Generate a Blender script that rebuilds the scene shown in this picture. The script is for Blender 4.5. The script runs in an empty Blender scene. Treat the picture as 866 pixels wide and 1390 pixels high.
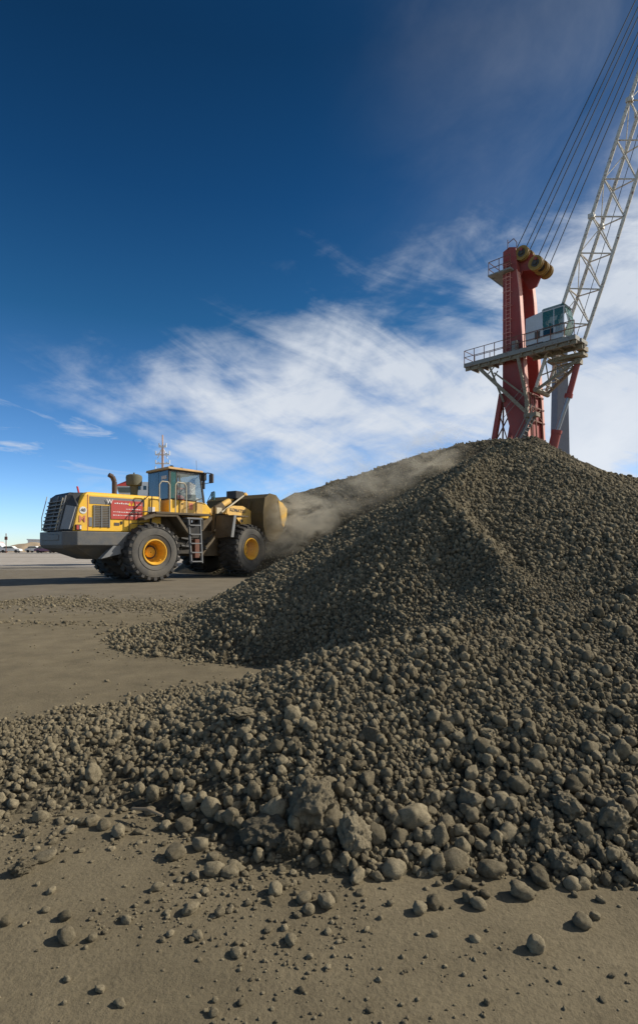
import bpy, math, random
import numpy as np
from mathutils import Vector, Matrix, noise as mnoise
rng = random.Random(7)
nr = np.random.RandomState(11)
S = bpy.context.scene
COL = S.collection
R = math.radians
FPX, HZ, CX, CAMH = 750.0, 743.0, 433.0, 1.2

# ------------------------------------------------------------------ materials
def new_mat(name):
    m = bpy.data.materials.new(name); m.use_nodes = True
    nt = m.node_tree
    return m, nt, nt.nodes['Principled BSDF']
def N(nt, t, **kw):
    n = nt.nodes.new(t)
    for k, v in kw.items(): setattr(n, k, v)
    return n
def ramp(nt, src, stops):
    r = N(nt, 'ShaderNodeValToRGB'); e = r.color_ramp.elements
    while len(e) < len(stops): e.new(0.5)
    for i, (p, c) in enumerate(stops):
        e[i].position = p; e[i].color = (c, c, c, 1) if not hasattr(c, '__len__') else (*c, 1)
    nt.links.new(src, r.inputs[0]); return r
def noise(nt, vec, scale, detail=6, rough=.6, dist=0):
    n = N(nt, 'ShaderNodeTexNoise'); n.inputs['Scale'].default_value = scale
    n.inputs['Detail'].default_value = detail; n.inputs['Roughness'].default_value = rough
    n.inputs['Distortion'].default_value = dist
    if vec is not None: nt.links.new(vec, n.inputs['Vector'])
    return n
def mix(nt, fac, a, b, mode='MIX'):
    m = N(nt, 'ShaderNodeMix', data_type='RGBA', blend_type=mode)
    for sock, v in ((m.inputs[0], fac), (m.inputs[6], a), (m.inputs[7], b)):
        if hasattr(v, 'links') or isinstance(v, bpy.types.NodeSocket): nt.links.new(v, sock)
        elif hasattr(v, '__len__'): sock.default_value = (*v, 1)
        else: sock.default_value = v
    return m.outputs[2]
DUST = (.20, .165, .115)
def paint(name, col, rough=.5, dirt=.45, metal=0, dcol=DUST, scale=2.2, rust=0, spec=.4):
    m, nt, p = new_mat(name)
    tc = N(nt, 'ShaderNodeTexCoord').outputs['Object']
    n1 = noise(nt, tc, scale, 8, .68, .4); n2 = noise(nt, tc, scale*7, 5, .7)
    d = ramp(nt, n1.outputs[0], [(.38, 0), (.72, 1)])
    f = N(nt, 'ShaderNodeMath', operation='MULTIPLY'); nt.links.new(d.outputs[0], f.inputs[0]); f.inputs[1].default_value = dirt
    c = mix(nt, f.outputs[0], col, dcol)
    c = mix(nt, .18, c, n2.outputs[0], 'OVERLAY')
    if rust:
        r = ramp(nt, n2.outputs[0], [(.60-.08*rust, 0), (.66, 1)])
        c = mix(nt, r.outputs[0], c, (.13, .055, .03))
    nt.links.new(c, p.inputs['Base Color'])
    rr = N(nt, 'ShaderNodeMapRange'); nt.links.new(n1.outputs[0], rr.inputs[0])
    rr.inputs[3].default_value = max(.1, rough-.12); rr.inputs[4].default_value = min(1, rough+.3)
    nt.links.new(rr.outputs[0], p.inputs['Roughness'])
    p.inputs['Metallic'].default_value = metal
    p.inputs['Specular IOR Level'].default_value = spec
    b = N(nt, 'ShaderNodeBump'); b.inputs['Strength'].default_value = .15; b.inputs['Distance'].default_value = .01
    nt.links.new(n2.outputs[0], b.inputs['Height']); nt.links.new(b.outputs[0], p.inputs['Normal'])
    return m
def glass(name, col, alpha=.35):
    m, nt, p = new_mat(name)
    p.inputs['Base Color'].default_value = (*col, 1); p.inputs['Roughness'].default_value = .06
    p.inputs['Alpha'].default_value = alpha; p.inputs['Specular IOR Level'].default_value = .8
    return m
M = {}
M['yellow'] = paint('yellow_paint', (.88, .50, .035), .42, .42, dcol=(.34,.25,.13))
M['yellow_dusty'] = paint('dusty_yellow_paint', (.74, .44, .10), .6, .6, dcol=(.38,.28,.15))
M['rim'] = paint('wheel_yellow', (.82, .43, .03), .5, .4, dcol=(.22,.15,.07))
M['dark'] = paint('dark_steel', (.035, .033, .03), .55, .35)
M['black'] = paint('black_rubber_trim', (.015, .015, .016), .5, .25)
M['grille'] = paint('grille_charcoal', (.035, .038, .043), .5, .2)
M['grey'] = paint('grey_cast', (.17, .18, .19), .55, .45)
M['plate'] = paint('louvre_plate_grey', (.24, .25, .26), .55, .3)
M['cw'] = paint('counterweight_grey', (.095, .10, .105), .5, .6)
M['tyre'] = paint('tyre_rubber', (.032, .031, .030), .8, .55, dcol=(.12, .105, .085))
M['side'] = paint('tyre_sidewall', (.085, .08, .072), .85, .8, dcol=(.17, .15, .12))
M['brown'] = paint('dirty_brown_steel', (.075, .052, .027), .7, .6)
M['bucket'] = paint('ore_stained_steel', (.115, .08, .028), .75, .9, dcol=(.075, .058, .035))
M['beige'] = paint('worn_cream_rail', (.48, .42, .30), .5, .35)
M['sign'] = paint('sign_red', (.48, .055, .045), .5, .2)
M['redbit'] = paint('roof_red', (.30, .05, .03), .6, .3)
M['pinkred'] = paint('marker_red', (.55, .04, .07), .5, .1)
M['white'] = paint('white_paint', (.72, .72, .70), .5, .2)
M['letter'] = paint('white_letter', (.75, .70, .66), .6, .1)
M['letter_dark'] = paint('dark_letter', (.10, .08, .07), .6, .1)
M['letter_pink'] = paint('faded_red_letter', (.62, .20, .12), .6, .2)
M['warn'] = paint('warning_yellow', (.8, .5, .02), .5, .05)
M['roofor'] = paint('cab_roof_dusty', (.55, .33, .12), .6, .5)
M['tint'] = glass('tinted_glass', (.012, .03, .03), .86)
M['pane'] = glass('clear_dusty_glass', (.30, .36, .34), .32)
M['cabgreen'] = glass('green_tinted_glass', (.03, .12, .10), .72)
M['cred'] = paint('crane_red', (.29, .046, .036), .6, .55, dcol=(.20, .10, .09), scale=.6)
M['cred_sunlit'] = paint('crane_red_sunlit', (.62, .26, .20), .55, .4, dcol=(.6, .42, .36), scale=.8)  # crane red paled to paint sunlight on the column edges; ladder shares it
M['ccream'] = paint('boom_cream', (.60, .57, .50), .55, .3, rust=1, scale=.9)
M['cdirty'] = paint('dirty_cream_steel', (.27, .24, .17), .65, .5, dcol=(.10, .075, .05), rust=1.2, scale=1.4)
M['cgrey'] = paint('crane_walkway_grey', (.22, .225, .21), .6, .45, rust=.5, scale=.9)
M['colum'] = paint('slate_column', (.15, .17, .20), .55, .15, scale=.5)
M['rust'] = paint('rusty_red_brown', (.16, .06, .04), .75, .4)
M['ochre'] = paint('ochre_sheave', (.33, .20, .04), .55, .35, rust=1, dcol=(.06, .045, .03))
M['cabw'] = paint('cab_white_grey', (.48, .50, .52), .5, .2, scale=.9)
M['cyl'] = paint('cylinder_grey', (.30, .32, .35), .3, .1, metal=.4)
M['rope'] = paint('steel_rope', (.05, .055, .06), .6, .1)
M['skin'] = paint('skin', (.32, .17, .11), .6, 0)
M['shirt'] = paint('work_shirt', (.50, .12, .12), .85, .1)
M['hair'] = paint('hair', (.02, .015, .012), .8, 0)
M['pipe'] = paint('sooty_pipe', (.07, .04, .03), .7, .4)
M['wood'] = paint('weathered_wood', (.24, .18, .11), .8, .4)
M['sand'] = paint('sandy_earth', (.45, .34, .22), .9, .4, scale=.3)
M['orange'] = paint('faded_orange', (.62, .38, .25), .6, .3)
M['purple'] = paint('purple_paint', (.20, .10, .16), .4, .2)
M['blue'] = paint('blue_paint', (.08, .14, .28), .4, .2)
M['moss'] = paint('dusty_green_housing', (.10, .10, .065), .75, .6)
M['seat'] = paint('seat_cloth', (.05, .045, .05), .9, .2)

def rock_mat(name, a, b, bump=.5, sc=9):
    m, nt, p = new_mat(name)
    tc = N(nt, 'ShaderNodeTexCoord').outputs['Object']
    oi = N(nt, 'ShaderNodeObjectInfo')
    add = N(nt, 'ShaderNodeVectorMath', operation='ADD'); nt.links.new(tc, add.inputs[0])
    mul = N(nt, 'ShaderNodeVectorMath', operation='SCALE'); mul.inputs[3].default_value = 37
    cmb = N(nt, 'ShaderNodeCombineXYZ')
    for i in range(3): nt.links.new(oi.outputs['Random'], cmb.inputs[i])
    nt.links.new(cmb.outputs[0], mul.inputs[0]); nt.links.new(mul.outputs[0], add.inputs[1])
    n1 = noise(nt, add.outputs[0], sc*.25, 5, .6); n2 = noise(nt, add.outputs[0], sc, 8, .72)
    r = ramp(nt, n1.outputs[0], [(.3, a), (.7, b)])
    v = N(nt, 'ShaderNodeMapRange'); nt.links.new(oi.outputs['Random'], v.inputs[0])
    v.inputs[3].default_value = .62; v.inputs[4].default_value = 1.35
    hs = N(nt, 'ShaderNodeHueSaturation'); nt.links.new(v.outputs[0], hs.inputs['Value']); nt.links.new(r.outputs[0], hs.inputs['Color'])
    c = mix(nt, .35, hs.outputs[0], n2.outputs[0], 'OVERLAY')
    nt.links.new(c, p.inputs['Base Color'])
    p.inputs['Roughness'].default_value = .95; p.inputs['Specular IOR Level'].default_value = .12
    bp = N(nt, 'ShaderNodeBump'); bp.inputs['Strength'].default_value = bump; bp.inputs['Distance'].default_value = .12
    nt.links.new(n2.outputs[0], bp.inputs['Height']); nt.links.new(bp.outputs[0], p.inputs['Normal'])
    return m
RA, RB = (.145, .121, .077), (.255, .214, .140)
M['rock'] = rock_mat('ore_lump', RA, RB, .5)
M['rock_big'] = rock_mat('crumbly_ore_lump', (.175, .147, .096), (.26, .22, .147), .65, 11)

def heap_mat():
    m, nt, p = new_mat('ore_fines')
    tc = N(nt, 'ShaderNodeTexCoord').outputs['Object']
    n1 = noise(nt, tc, .8, 6, .6); n2 = noise(nt, tc, 18, 6, .75)
    vo = N(nt, 'ShaderNodeTexVoronoi'); vo.inputs['Scale'].default_value = 22; nt.links.new(tc, vo.inputs['Vector'])
    r = ramp(nt, n1.outputs[0], [(.3, (.090, .076, .050)), (.7, (.130, .110, .072))])
    vr = ramp(nt, vo.outputs['Color'], [(0, .72), (1, 1.2)])
    c = mix(nt, 1.0, r.outputs[0], vr.outputs[0], 'MULTIPLY')
    nt.links.new(c, p.inputs['Base Color'])
    p.inputs['Roughness'].default_value = 1; p.inputs['Specular IOR Level'].default_value = .1
    mx = N(nt, 'ShaderNodeMath', operation='ADD'); nt.links.new(n2.outputs[0], mx.inputs[0])
    inv = N(nt, 'ShaderNodeMath', operation='MULTIPLY'); nt.links.new(vo.outputs['Distance'], inv.inputs[0]); inv.inputs[1].default_value = -1.2
    nt.links.new(inv.outputs[0], mx.inputs[1])
    b = N(nt, 'ShaderNodeBump'); b.inputs['Strength'].default_value = .9; b.inputs['Distance'].default_value = .05
    nt.links.new(mx.outputs[0], b.inputs['Height']); nt.links.new(b.outputs[0], p.inputs['Normal'])
    return m
M['heap'] = heap_mat()

def ground_mat():
    m, nt, p = new_mat('dusty_quay_ground')
    g = N(nt, 'ShaderNodeNewGeometry').outputs['Position']
    sep = N(nt, 'ShaderNodeSeparateXYZ'); nt.links.new(g, sep.inputs[0])
    nlow = noise(nt, g, .35, 5, .55); nmid = noise(nt, g, 3.0, 7, .65); nfine = noise(nt, g, 60, 5, .7)
    vor = N(nt, 'ShaderNodeTexVoronoi'); vor.inputs['Scale'].default_value = 55; nt.links.new(g, vor.inputs['Vector'])
    base = ramp(nt, nlow.outputs[0], [(.30, (.145, .119, .074)), (.70, (.190, .156, .098))])
    mm = ramp(nt, nmid.outputs[0], [(.3, .76), (.7, 1.16)])
    c = mix(nt, 1, base.outputs[0], mm.outputs[0], 'MULTIPLY')
    sp = ramp(nt, nfine.outputs[0], [(.30, .68), (.50, 1.0), (.75, 1.12)])
    c = mix(nt, .8, c, sp.outputs[0], 'MULTIPLY')
    # streaked zones running across the quay, further out: spilled ore, then swept concrete
    st = N(nt, 'ShaderNodeMapping'); nt.links.new(g, st.inputs['Vector']); st.inputs['Scale'].default_value = (.05, .45, 1)
    ns = noise(nt, st.outputs[0], 1.0, 6, .6)
    dy = N(nt, 'ShaderNodeMath', operation='MULTIPLY_ADD'); nt.links.new(ns.outputs[0], dy.inputs[0]); dy.inputs[1].default_value = 9; nt.links.new(sep.outputs[1], dy.inputs[2])
    z1 = N(nt, 'ShaderNodeMapRange'); nt.links.new(dy.outputs[0], z1.inputs[0]); z1.inputs[1].default_value = 13.5; z1.inputs[2].default_value = 17.5
    c = mix(nt, z1.outputs[0], c, (.172, .146, .104))
    z2 = N(nt, 'ShaderNodeMapRange'); nt.links.new(dy.outputs[0], z2.inputs[0]); z2.inputs[1].default_value = 34; z2.inputs[2].default_value = 41
    conc = ramp(nt, ns.outputs[0], [(.3, (.27, .235, .19)), (.55, (.42, .375, .32)), (.7, (.34, .30, .25))])
    c = mix(nt, z2.outputs[0], c, conc.outputs[0])
    mm2 = ramp(nt, noise(nt, g, 1.1, 8, .72).outputs[0], [(.3, .78), (.7, 1.15)]); c = mix(nt, z1.outputs[0], c, mix(nt, 1, c, mm2.outputs[0], 'MULTIPLY'))
    nt.links.new(c, p.inputs['Base Color'])
    p.inputs['Roughness'].default_value = .95; p.inputs['Specular IOR Level'].default_value = .15
    a = N(nt, 'ShaderNodeMath', operation='MULTIPLY_ADD'); nt.links.new(nfine.outputs[0], a.inputs[0]); a.inputs[1].default_value = .35; nt.links.new(nmid.outputs[0], a.inputs[2])
    b = N(nt, 'ShaderNodeBump'); b.inputs['Strength'].default_value = .5; b.inputs['Distance'].default_value = .035
    nt.links.new(a.outputs[0], b.inputs['Height']); nt.links.new(b.outputs[0], p.inputs['Normal'])
    return m
M['ground'] = ground_mat()

# ------------------------------------------------------------------ mesh helper
class MB:
    def __init__(s): s.v = []; s.f = []; s.mi = []; s.cur = 0
    def add(s, vs, fs):
        o = len(s.v); s.v += [tuple(v) for v in vs]
        for f in fs: s.f.append([i+o for i in f]); s.mi.append(s.cur)
        return s
    def box(s, x0, x1, y0, y1, z0, z1, T=None):
        vs = [Vector((x, y, z)) for x in (x0, x1) for y in (y0, y1) for z in (z0, z1)]
        if T: vs = [T @ v for v in vs]
        return s.add(vs, [(0,1,3,2),(4,6,7,5),(0,4,5,1),(2,3,7,6),(0,2,6,4),(1,5,7,3)])
    def bar(s, p, q, w=.1, h=None, up=(0,0,1)):
        p = Vector(p); q = Vector(q); h = h or w; d = (q-p); L = d.length; d.normalize()
        u = Vector(up)
        if abs(d.dot(u)) > .98: u = Vector((1,0,0))
        a = d.cross(u).normalized()*w/2; b = d.cross(a).normalized()*h/2
        vs = []
        for c in (p, q): vs += [c-a-b, c+a-b, c+a+b, c-a+b]
        return s.add(vs, [(3,2,1,0),(4,5,6,7),(0,1,5,4),(1,2,6,5),(2,3,7,6),(3,0,4,7)])
    def tube(s, p, q, r, r2=None, n=12, cap=True):
        p = Vector(p); q = Vector(q); r2 = r if r2 is None else r2
        d = (q-p).normalized(); u = Vector((0,0,1)) if abs(d.z) < .95 else Vector((1,0,0))
        a = d.cross(u).normalized(); b = d.cross(a)
        vs = []
        for c, rr in ((p, r), (q, r2)):
            for i in range(n):
                t = 2*math.pi*i/n; vs.append(c + (a*math.cos(t)+b*math.sin(t))*rr)
        fs = [(i, (i+1)%n, n+(i+1)%n, n+i) for i in range(n)]
        if cap: fs += [tuple(range(n))[::-1], tuple(range(n, 2*n))]
        return s.add(vs, fs)
    def path(s, pts, r, n=8):
        for a, b in zip(pts, pts[1:]): s.tube(a, b, r, n=n)
        return s
    def prism(s, poly, y0, y1, T=None):       # polygon in xz, extruded along y
        n = len(poly)
        vs = [Vector((x, y0, z)) for x, z in poly] + [Vector((x, y1, z)) for x, z in poly]
        if T: vs = [T @ v for v in vs]
        return s.add(vs, [tuple(range(n)), tuple(range(2*n-1, n-1, -1))] + [(i, n+i, n+(i+1)%n, (i+1)%n) for i in range(n)])
    def loft(s, rings):                       # rings of equal length, capped
        n = len(rings[0]); vs = [p for r in rings for p in r]; fs = []
        for k in range(len(rings)-1):
            for i in range(n):
                fs.append((k*n+i, k*n+(i+1)%n, (k+1)*n+(i+1)%n, (k+1)*n+i))
        fs += [tuple(range(n))[::-1], tuple(range((len(rings)-1)*n, len(rings)*n))]
        return s.add(vs, fs)
    def lathe(s, prof, c, n=40):              # (y along axle, r), axle along local y
        vs = []
        for i in range(n):
            t = 2*math.pi*i/n
            for y, r in prof: vs.append((c[0]+r*math.cos(t), c[1]+y, c[2]+r*math.sin(t)))
        m = len(prof)
        fs = [(i*m+j, i*m+j+1, ((i+1)%n)*m+j+1, ((i+1)%n)*m+j) for i in range(n) for j in range(m-1)]
        return s.add(vs, fs)
    def build(s, name, mats, parent=None, bevel=0, smooth=False, loc=(0,0,0), rotz=0):
        me = bpy.data.meshes.new(name); me.from_pydata(s.v, [], s.f)
        mats = mats if isinstance(mats, (list, tuple)) else [mats]
        for m in mats: me.materials.append(M[m] if isinstance(m, str) else m)
        if len(mats) > 1: me.polygons.foreach_set('material_index', s.mi)
        me.validate()
        import bmesh
        bm = bmesh.new(); bm.from_mesh(me); bmesh.ops.recalc_face_normals(bm, faces=bm.faces); bm.to_mesh(me); bm.free()
        if smooth:
            me.shade_smooth()
            me.set_sharp_from_angle(angle=R(38))
        o = bpy.data.objects.new(name, me); COL.objects.link(o)
        o.location = loc; o.rotation_euler = (0, 0, rotz)
        if parent: o.parent = parent
        if bevel:
            b = o.modifiers.new('bevel', 'BEVEL'); b.width = bevel; b.segments = 2; b.limit_method = 'ANGLE'; b.angle_limit = R(35)
        return o
def tag(o, label=None, cat=None, group=None, kind=None):
    if label: o['label'] = label
    if cat: o['category'] = cat
    if group: o['group'] = group
    if kind: o['kind'] = kind
    return o
def empty(name, loc, rz=0):
    o = bpy.data.objects.new(name, None); COL.objects.link(o); o.location = loc; o.rotation_euler = (0,0,rz); o.empty_display_size = .3
    return o
def text(name, s, size, mat, parent, P, xdir, updir, extrude=.004, loc=(0,0,0), rotz=0, squash=1):
    cu = bpy.data.curves.new(name, 'FONT'); cu.body = s; cu.size = size; cu.extrude = extrude; cu.align_x = 'CENTER'; cu.align_y = 'CENTER'
    cu.space_character = 1.05; cu.offset = size*.012
    tmp = bpy.data.objects.new('t', cu); COL.objects.link(tmp); bpy.context.view_layer.update()
    me = bpy.data.meshes.new_from_object(tmp.evaluated_get(bpy.context.evaluated_depsgraph_get()))
    bpy.data.objects.remove(tmp); me.name = name
    x = Vector(xdir).normalized(); u = Vector(updir).normalized(); z = x.cross(u)
    mt = Matrix.Translation(Vector(P)) @ Matrix((( x.x*squash, u.x, z.x, 0), (x.y*squash, u.y, z.y, 0), (x.z*squash, u.z, z.z, 0), (0,0,0,1)))
    me.transform(mt); me.materials.clear(); me.materials.append(M[mat])
    o = bpy.data.objects.new(name, me); COL.objects.link(o); o.parent = parent; o.location = loc; o.rotation_euler = (0,0,rotz)
    return o

# ------------------------------------------------------------------ heap height fields
def vnoise(x, y, seed=0):
    xi = np.floor(x).astype(np.int64); yi = np.floor(y).astype(np.int64); xf = x-xi; yf = y-yi
    def h(a, b):
        n = (a*374761393 + b*668265263 + seed*982451653) & 0xffffffff
        n = ((n ^ (n >> 13))*1274126177) & 0xffffffff
        return ((n ^ (n >> 16)) & 0xffff)/65535.0
    u = xf*xf*(3-2*xf); v = yf*yf*(3-2*yf)
    return (h(xi,yi)*(1-u)+h(xi+1,yi)*u)*(1-v) + (h(xi,yi+1)*(1-u)+h(xi+1,yi+1)*u)*v
def fbm(x, y, f, o=4, seed=0):
    r = 0; a = .5; t = 0
    for k in range(o):
        r = r + a*vnoise(x*f+17.3*k, y*f-9.1*k, seed+k); t += a; a *= .5; f *= 2.03
    return r/t - .5
def segd(x, y, a, b):
    ax, ay, bx, by = a[0], a[1], b[0], b[1]; L = (bx-ax)**2+(by-ay)**2
    t = np.clip(((x-ax)*(bx-ax)+(y-ay)*(by-ay))/max(L, 1e-9), 0, 1)
    d = np.hypot(x-(ax+t*(bx-ax)), y-(ay+t*(by-ay)))
    return d, a[2]+(b[2]-a[2])*t
def smax(a, b, k):
    h = np.clip(.5+.5*(a-b)/k, 0, 1); return b*(1-h)+a*h + k*h*(1-h)
NEAR_TOE = -.02
def near_h(x, y):
    x = np.asarray(x, float); y = np.asarray(y, float)
    wx = x + .28*fbm(x, y, .7, 3, 5); wy = y + .28*fbm(x, y, .7, 3, 9)
    A = (3.2, 9.0, 2.98); B = (5.66, 9.9, 2.40); C = (11.5, 12, 1.1)
    d1, h1 = segd(wx, wy, A, B); d2, h2 = segd(wx, wy, B, C)
    h = smax(h1-.535*np.sqrt(d1*d1+.01), h2-.525*d2, .12)
    h = h - .60*np.exp(-((x+.22)/.95)**2-((y-5.25)/.62)**2)
    d, hh = segd(wx, wy, (1.45, 6.9, 1.90), (2.6, 8.3, 2.66))        # shoulder on the front face
    h = smax(h, hh-.72*d, .08)
    d, hh = segd(wx, wy, (1.45, 6.9, 1.90), (1.75, 5.4, 1.10))
    h = smax(h, hh-.66*d, .08)
    d, hh = segd(wx, wy, (.25, 3.55, .56), (3.6, 4.5, .98))          # lumps rolled down to the front
    h = smax(h, hh-.37*d, .18)
    d, hh = segd(wx, wy, (-1.9, 7.6, .20), (0, 7.8, .80))            # low apron on the left
    h = smax(h, hh-.20*d, .06)
    d, hh = segd(wx, wy, (-1.5, 7.0, .22), (.1, 6.75, .42))
    h = smax(h, hh-.22*d, .05)
    d, hh = segd(wx, wy, (-2.3, 2.98, .055), (.1, 3.8, .18))         # thin fan of lumps running out left
    h = smax(h, hh-.105*d, .04)
    h = h - .30*np.exp(-((x+.30)/.55)**2-((y-5.3)/.40)**2)
    h = h - .10*np.exp(-((x+.85)/.55)**2-((y-2.05)/.42)**2)
    return h + .10*fbm(x, y, 1.1, 4, 3)*np.clip(h*2.5, 0, 1) + .03*fbm(x, y, 5, 3, 21)*np.clip(h*4, 0, 1)
def far_h(x, y):
    x = np.asarray(x, float); y = np.asarray(y, float)
    wx = x + 1.2*fbm(x, y, .22, 3, 15); wy = y + 1.2*fbm(x, y, .22, 3, 19)
    pts = [(-1.2, 29.5, 4.1), (.9, 29, 4.7), (3.4, 28, 5.45), (6.6, 26.6, 6.25), (9.8, 26.2, 6.4), (14, 29, 5.6), (22, 36, 3.0)]
    h = None
    for a, b in zip(pts, pts[1:]):
        d, hh = segd(wx, wy, a, b); c = hh-.66*d; h = c if h is None else smax(h, c, .35)
    return h + .35*fbm(x, y, .6, 5, 33)*np.clip(h, 0, 1) + .10*fbm(x, y, 3, 3, 38)*np.clip(h*3, 0, 1)
def grid_mesh(name, fn, x0, x1, y0, y1, step, mat, cut=-.12):
    xs = np.arange(x0, x1, step); ys = np.arange(y0, y1, step)
    X, Y = np.meshgrid(xs, ys); Z = fn(X, Y)
    keep = Z > cut
    q = keep[:-1,:-1] & keep[1:,:-1] & keep[:-1,1:] & keep[1:,1:]
    idx = np.arange(X.size).reshape(X.shape)
    fa = np.stack([idx[:-1,:-1][q], idx[:-1,1:][q], idx[1:,1:][q], idx[1:,:-1][q]], 1)
    used = np.unique(fa); remap = -np.ones(X.size, int); remap[used] = np.arange(len(used))
    co = np.stack([X.ravel()[used], Y.ravel()[used], Z.ravel()[used]], 1)
    me = bpy.data.meshes.new(name); me.from_pydata(co.tolist(), [], remap[fa].tolist()); me.materials.append(M[mat]); me.shade_smooth()
    o = bpy.data.objects.new(name, me); COL.objects.link(o); return o
near = grid_mesh('ore_heap', near_h, -4.5, 17, 1.2, 17.5, .04, 'heap', -.05)
tag(near, 'steep grey-brown heap of rounded ore lumps filling the right foreground', 'ore heap')
M['heap_far'] = M['heap'].copy(); M['heap_far'].name = 'shaded_ore_fines'  # same fines, with shade on the far heap's face put into the colour
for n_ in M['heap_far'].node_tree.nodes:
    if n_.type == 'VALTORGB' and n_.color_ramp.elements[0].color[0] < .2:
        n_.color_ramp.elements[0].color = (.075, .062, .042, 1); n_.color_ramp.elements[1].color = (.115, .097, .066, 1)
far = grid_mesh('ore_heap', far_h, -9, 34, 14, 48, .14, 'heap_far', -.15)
tag(far, 'dark long ore heap behind the near one, where the loader works in drifting dust', 'ore heap')

# ------------------------------------------------------------------ ground, water
g = MB()
for a, b in ((0, 1),):
    g.add([(-900,-60,0),(900,-60,0),(900,1500,0),(-900,1500,0)], [(0,1,2,3)])
g = g.build('ground', 'ground'); tag(g, kind='structure')
mw, nt, p = new_mat('harbour_water'); p.inputs['Base Color'].default_value = (.02, .05, .06, 1); p.inputs['Roughness'].default_value = .12
nb = noise(nt, N(nt, 'ShaderNodeTexCoord').outputs['Object'], .8, 4); bb = N(nt, 'ShaderNodeBump'); bb.inputs['Strength'].default_value = .3
nt.links.new(nb.outputs[0], bb.inputs['Height']); nt.links.new(bb.outputs[0], p.inputs['Normal'])
M['water'] = mw
w = MB().add([(-48,104,.004),(6,104,.004),(6,124,.004),(-48,124,.004)], [(0,1,2,3)]).build('water', 'water'); tag(w, kind='structure')

# ------------------------------------------------------------------ stones
def rock_mesh(name, sub, seed, rough=.22, mat='rock', facet=0):
    import bmesh
    bm = bmesh.new(); bmesh.ops.create_icosphere(bm, subdivisions=sub, radius=1)
    r = random.Random(seed); off = Vector((r.uniform(-50,50), r.uniform(-50,50), r.uniform(-50,50)))
    sx, sy, sz = r.uniform(.85,1.25), r.uniform(.8,1.1), r.uniform(.72,.98)
    planes = []
    for k in range(facet):
        n = Vector((r.gauss(0,1), r.gauss(0,1), r.gauss(0,1))).normalized(); planes.append((n, r.uniform(.62,.9)))
    for v in bm.verts:
        d = v.co.normalized()
        k = 1 + rough*1.3*mnoise.fractal(d*1.1+off, 1, 2, 2) + rough*.8*mnoise.fractal(d*3.1+off, 1, 2, 4)
        co = d*k
        for n, dist in planes:
            t = co.dot(n)
            if t > dist: co = co - n*(t-dist)*.85
        if sub >= 4: co += d*rough*.35*mnoise.fractal(d*8+off, .8, 2, 4)
        v.co = Vector((co.x*sx, co.y*sy, co.z*sz))
    me = bpy.data.meshes.new(name); bm.to_mesh(me); bm.free(); me.materials.append(M[mat]); me.shade_smooth()
    return me
protos = [rock_mesh('ore_lump', 3, 100+i, .15 + .05*(i%4), 'rock', [0,0,3,0,2,0,0,5,0,2][i]) for i in range(10)]
bigs = [rock_mesh('ore_lump', 5, 300+i, .30, 'rock_big', 4) for i in range(5)]

def ray_hit(px, py):
    dx = (px-CX)/FPX; dz = (HZ-py)/FPX; t = np.linspace(1.2, 16, 7000)
    h = np.maximum(near_h(dx*t, t), 0); below = (CAMH+dz*t) <= h
    if not below.any(): return None
    tt = t[np.argmax(below)]
    return (dx*tt, tt, float(max(near_h(dx*tt, tt), 0)))
# lumps that stand out in the photograph: x, y, width in px, kind
hand = [(425,1090,58,'c'),(480,1136,46,'c'),(561,1108,38,'r'),(359,1124,46,'c'),(392,1147,34,'c'),(374,1100,28,'r'),(452,1111,27,'r'),
 (499,1059,26,'r'),(511,1132,28,'r'),(542,1137,24,'r'),(534,1180,25,'r'),(579,1162,20,'r'),(615,1167,33,'r'),(733,1125,32,'f'),(833,1112,40,'c'),
 (760,1167,32,'c'),(668,1182,26,'f'),(505,997,26,'f'),(660,997,25,'f'),(638,1087,38,'c'),(680,1087,26,'r'),(778,1065,24,'r'),(770,1092,32,'f'),
 (708,1212,25,'r'),(570,1234,18,'r'),(589,1226,17,'r'),(733,1192,22,'r'),(792,1200,18,'r'),(649,1228,18,'r'),(728,1285,21,'r'),(790,1252,19,'r'),
 (808,1244,12,'f'),(658,1215,12,'f'),(815,1222,9,'r'),(443,1225,21,'f'),(627,1200,16,'r'),(858,1180,18,'r'),(31,1178,25,'c'),(90,1272,22,'r'),
 (62,1160,26,'f'),(141,1121,15,'r'),(88,1245,13,'r'),(114,1115,14,'r'),(161,1130,19,'r'),(237,1159,22,'r'),(292,1181,21,'r'),(312,1185,17,'r'),
 (265,1189,14,'r'),(287,1095,28,'r'),(250,1121,23,'f'),(225,1122,14,'r'),(272,1147,20,'f'),(330,1170,12,'r'),(412,1221,17,'f'),(298,1240,13,'r'),
 (268,1271,11,'r'),(320,1294,12,'r'),(212,1206,13,'r'),(395,1277,14,'f'),(8,1252,14,'r'),(332,967,34,'f'),(332,995,19,'r'),(314,1022,19,'r'),
 (232,1107,16,'r'),(126,1274,12,'r'),(172,1250,10,'r'),(70,1210,9,'r'),(858,800,22,'f'),(707,834,13,'r'),(701,679,8,'r'),(855,1095,22,'r'),
 (424,1166,17,'r'),(458,1170,17,'f'),(598,1230,9,'r'),(730,1180,17,'f'),(590,1268,9,'f'),(345,1075,22,'r'),(600,1010,22,'f'),(545,975,18,'r'),
 (700,975,18,'r'),(725,1040,22,'r'),(605,1120,22,'r'),(690,1130,24,'r'),(655,1130,20,'r'),(800,1015,24,'f'),(735,960,15,'r'),(600,935,15,'r'),(640,1050,20,'r')]
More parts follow.
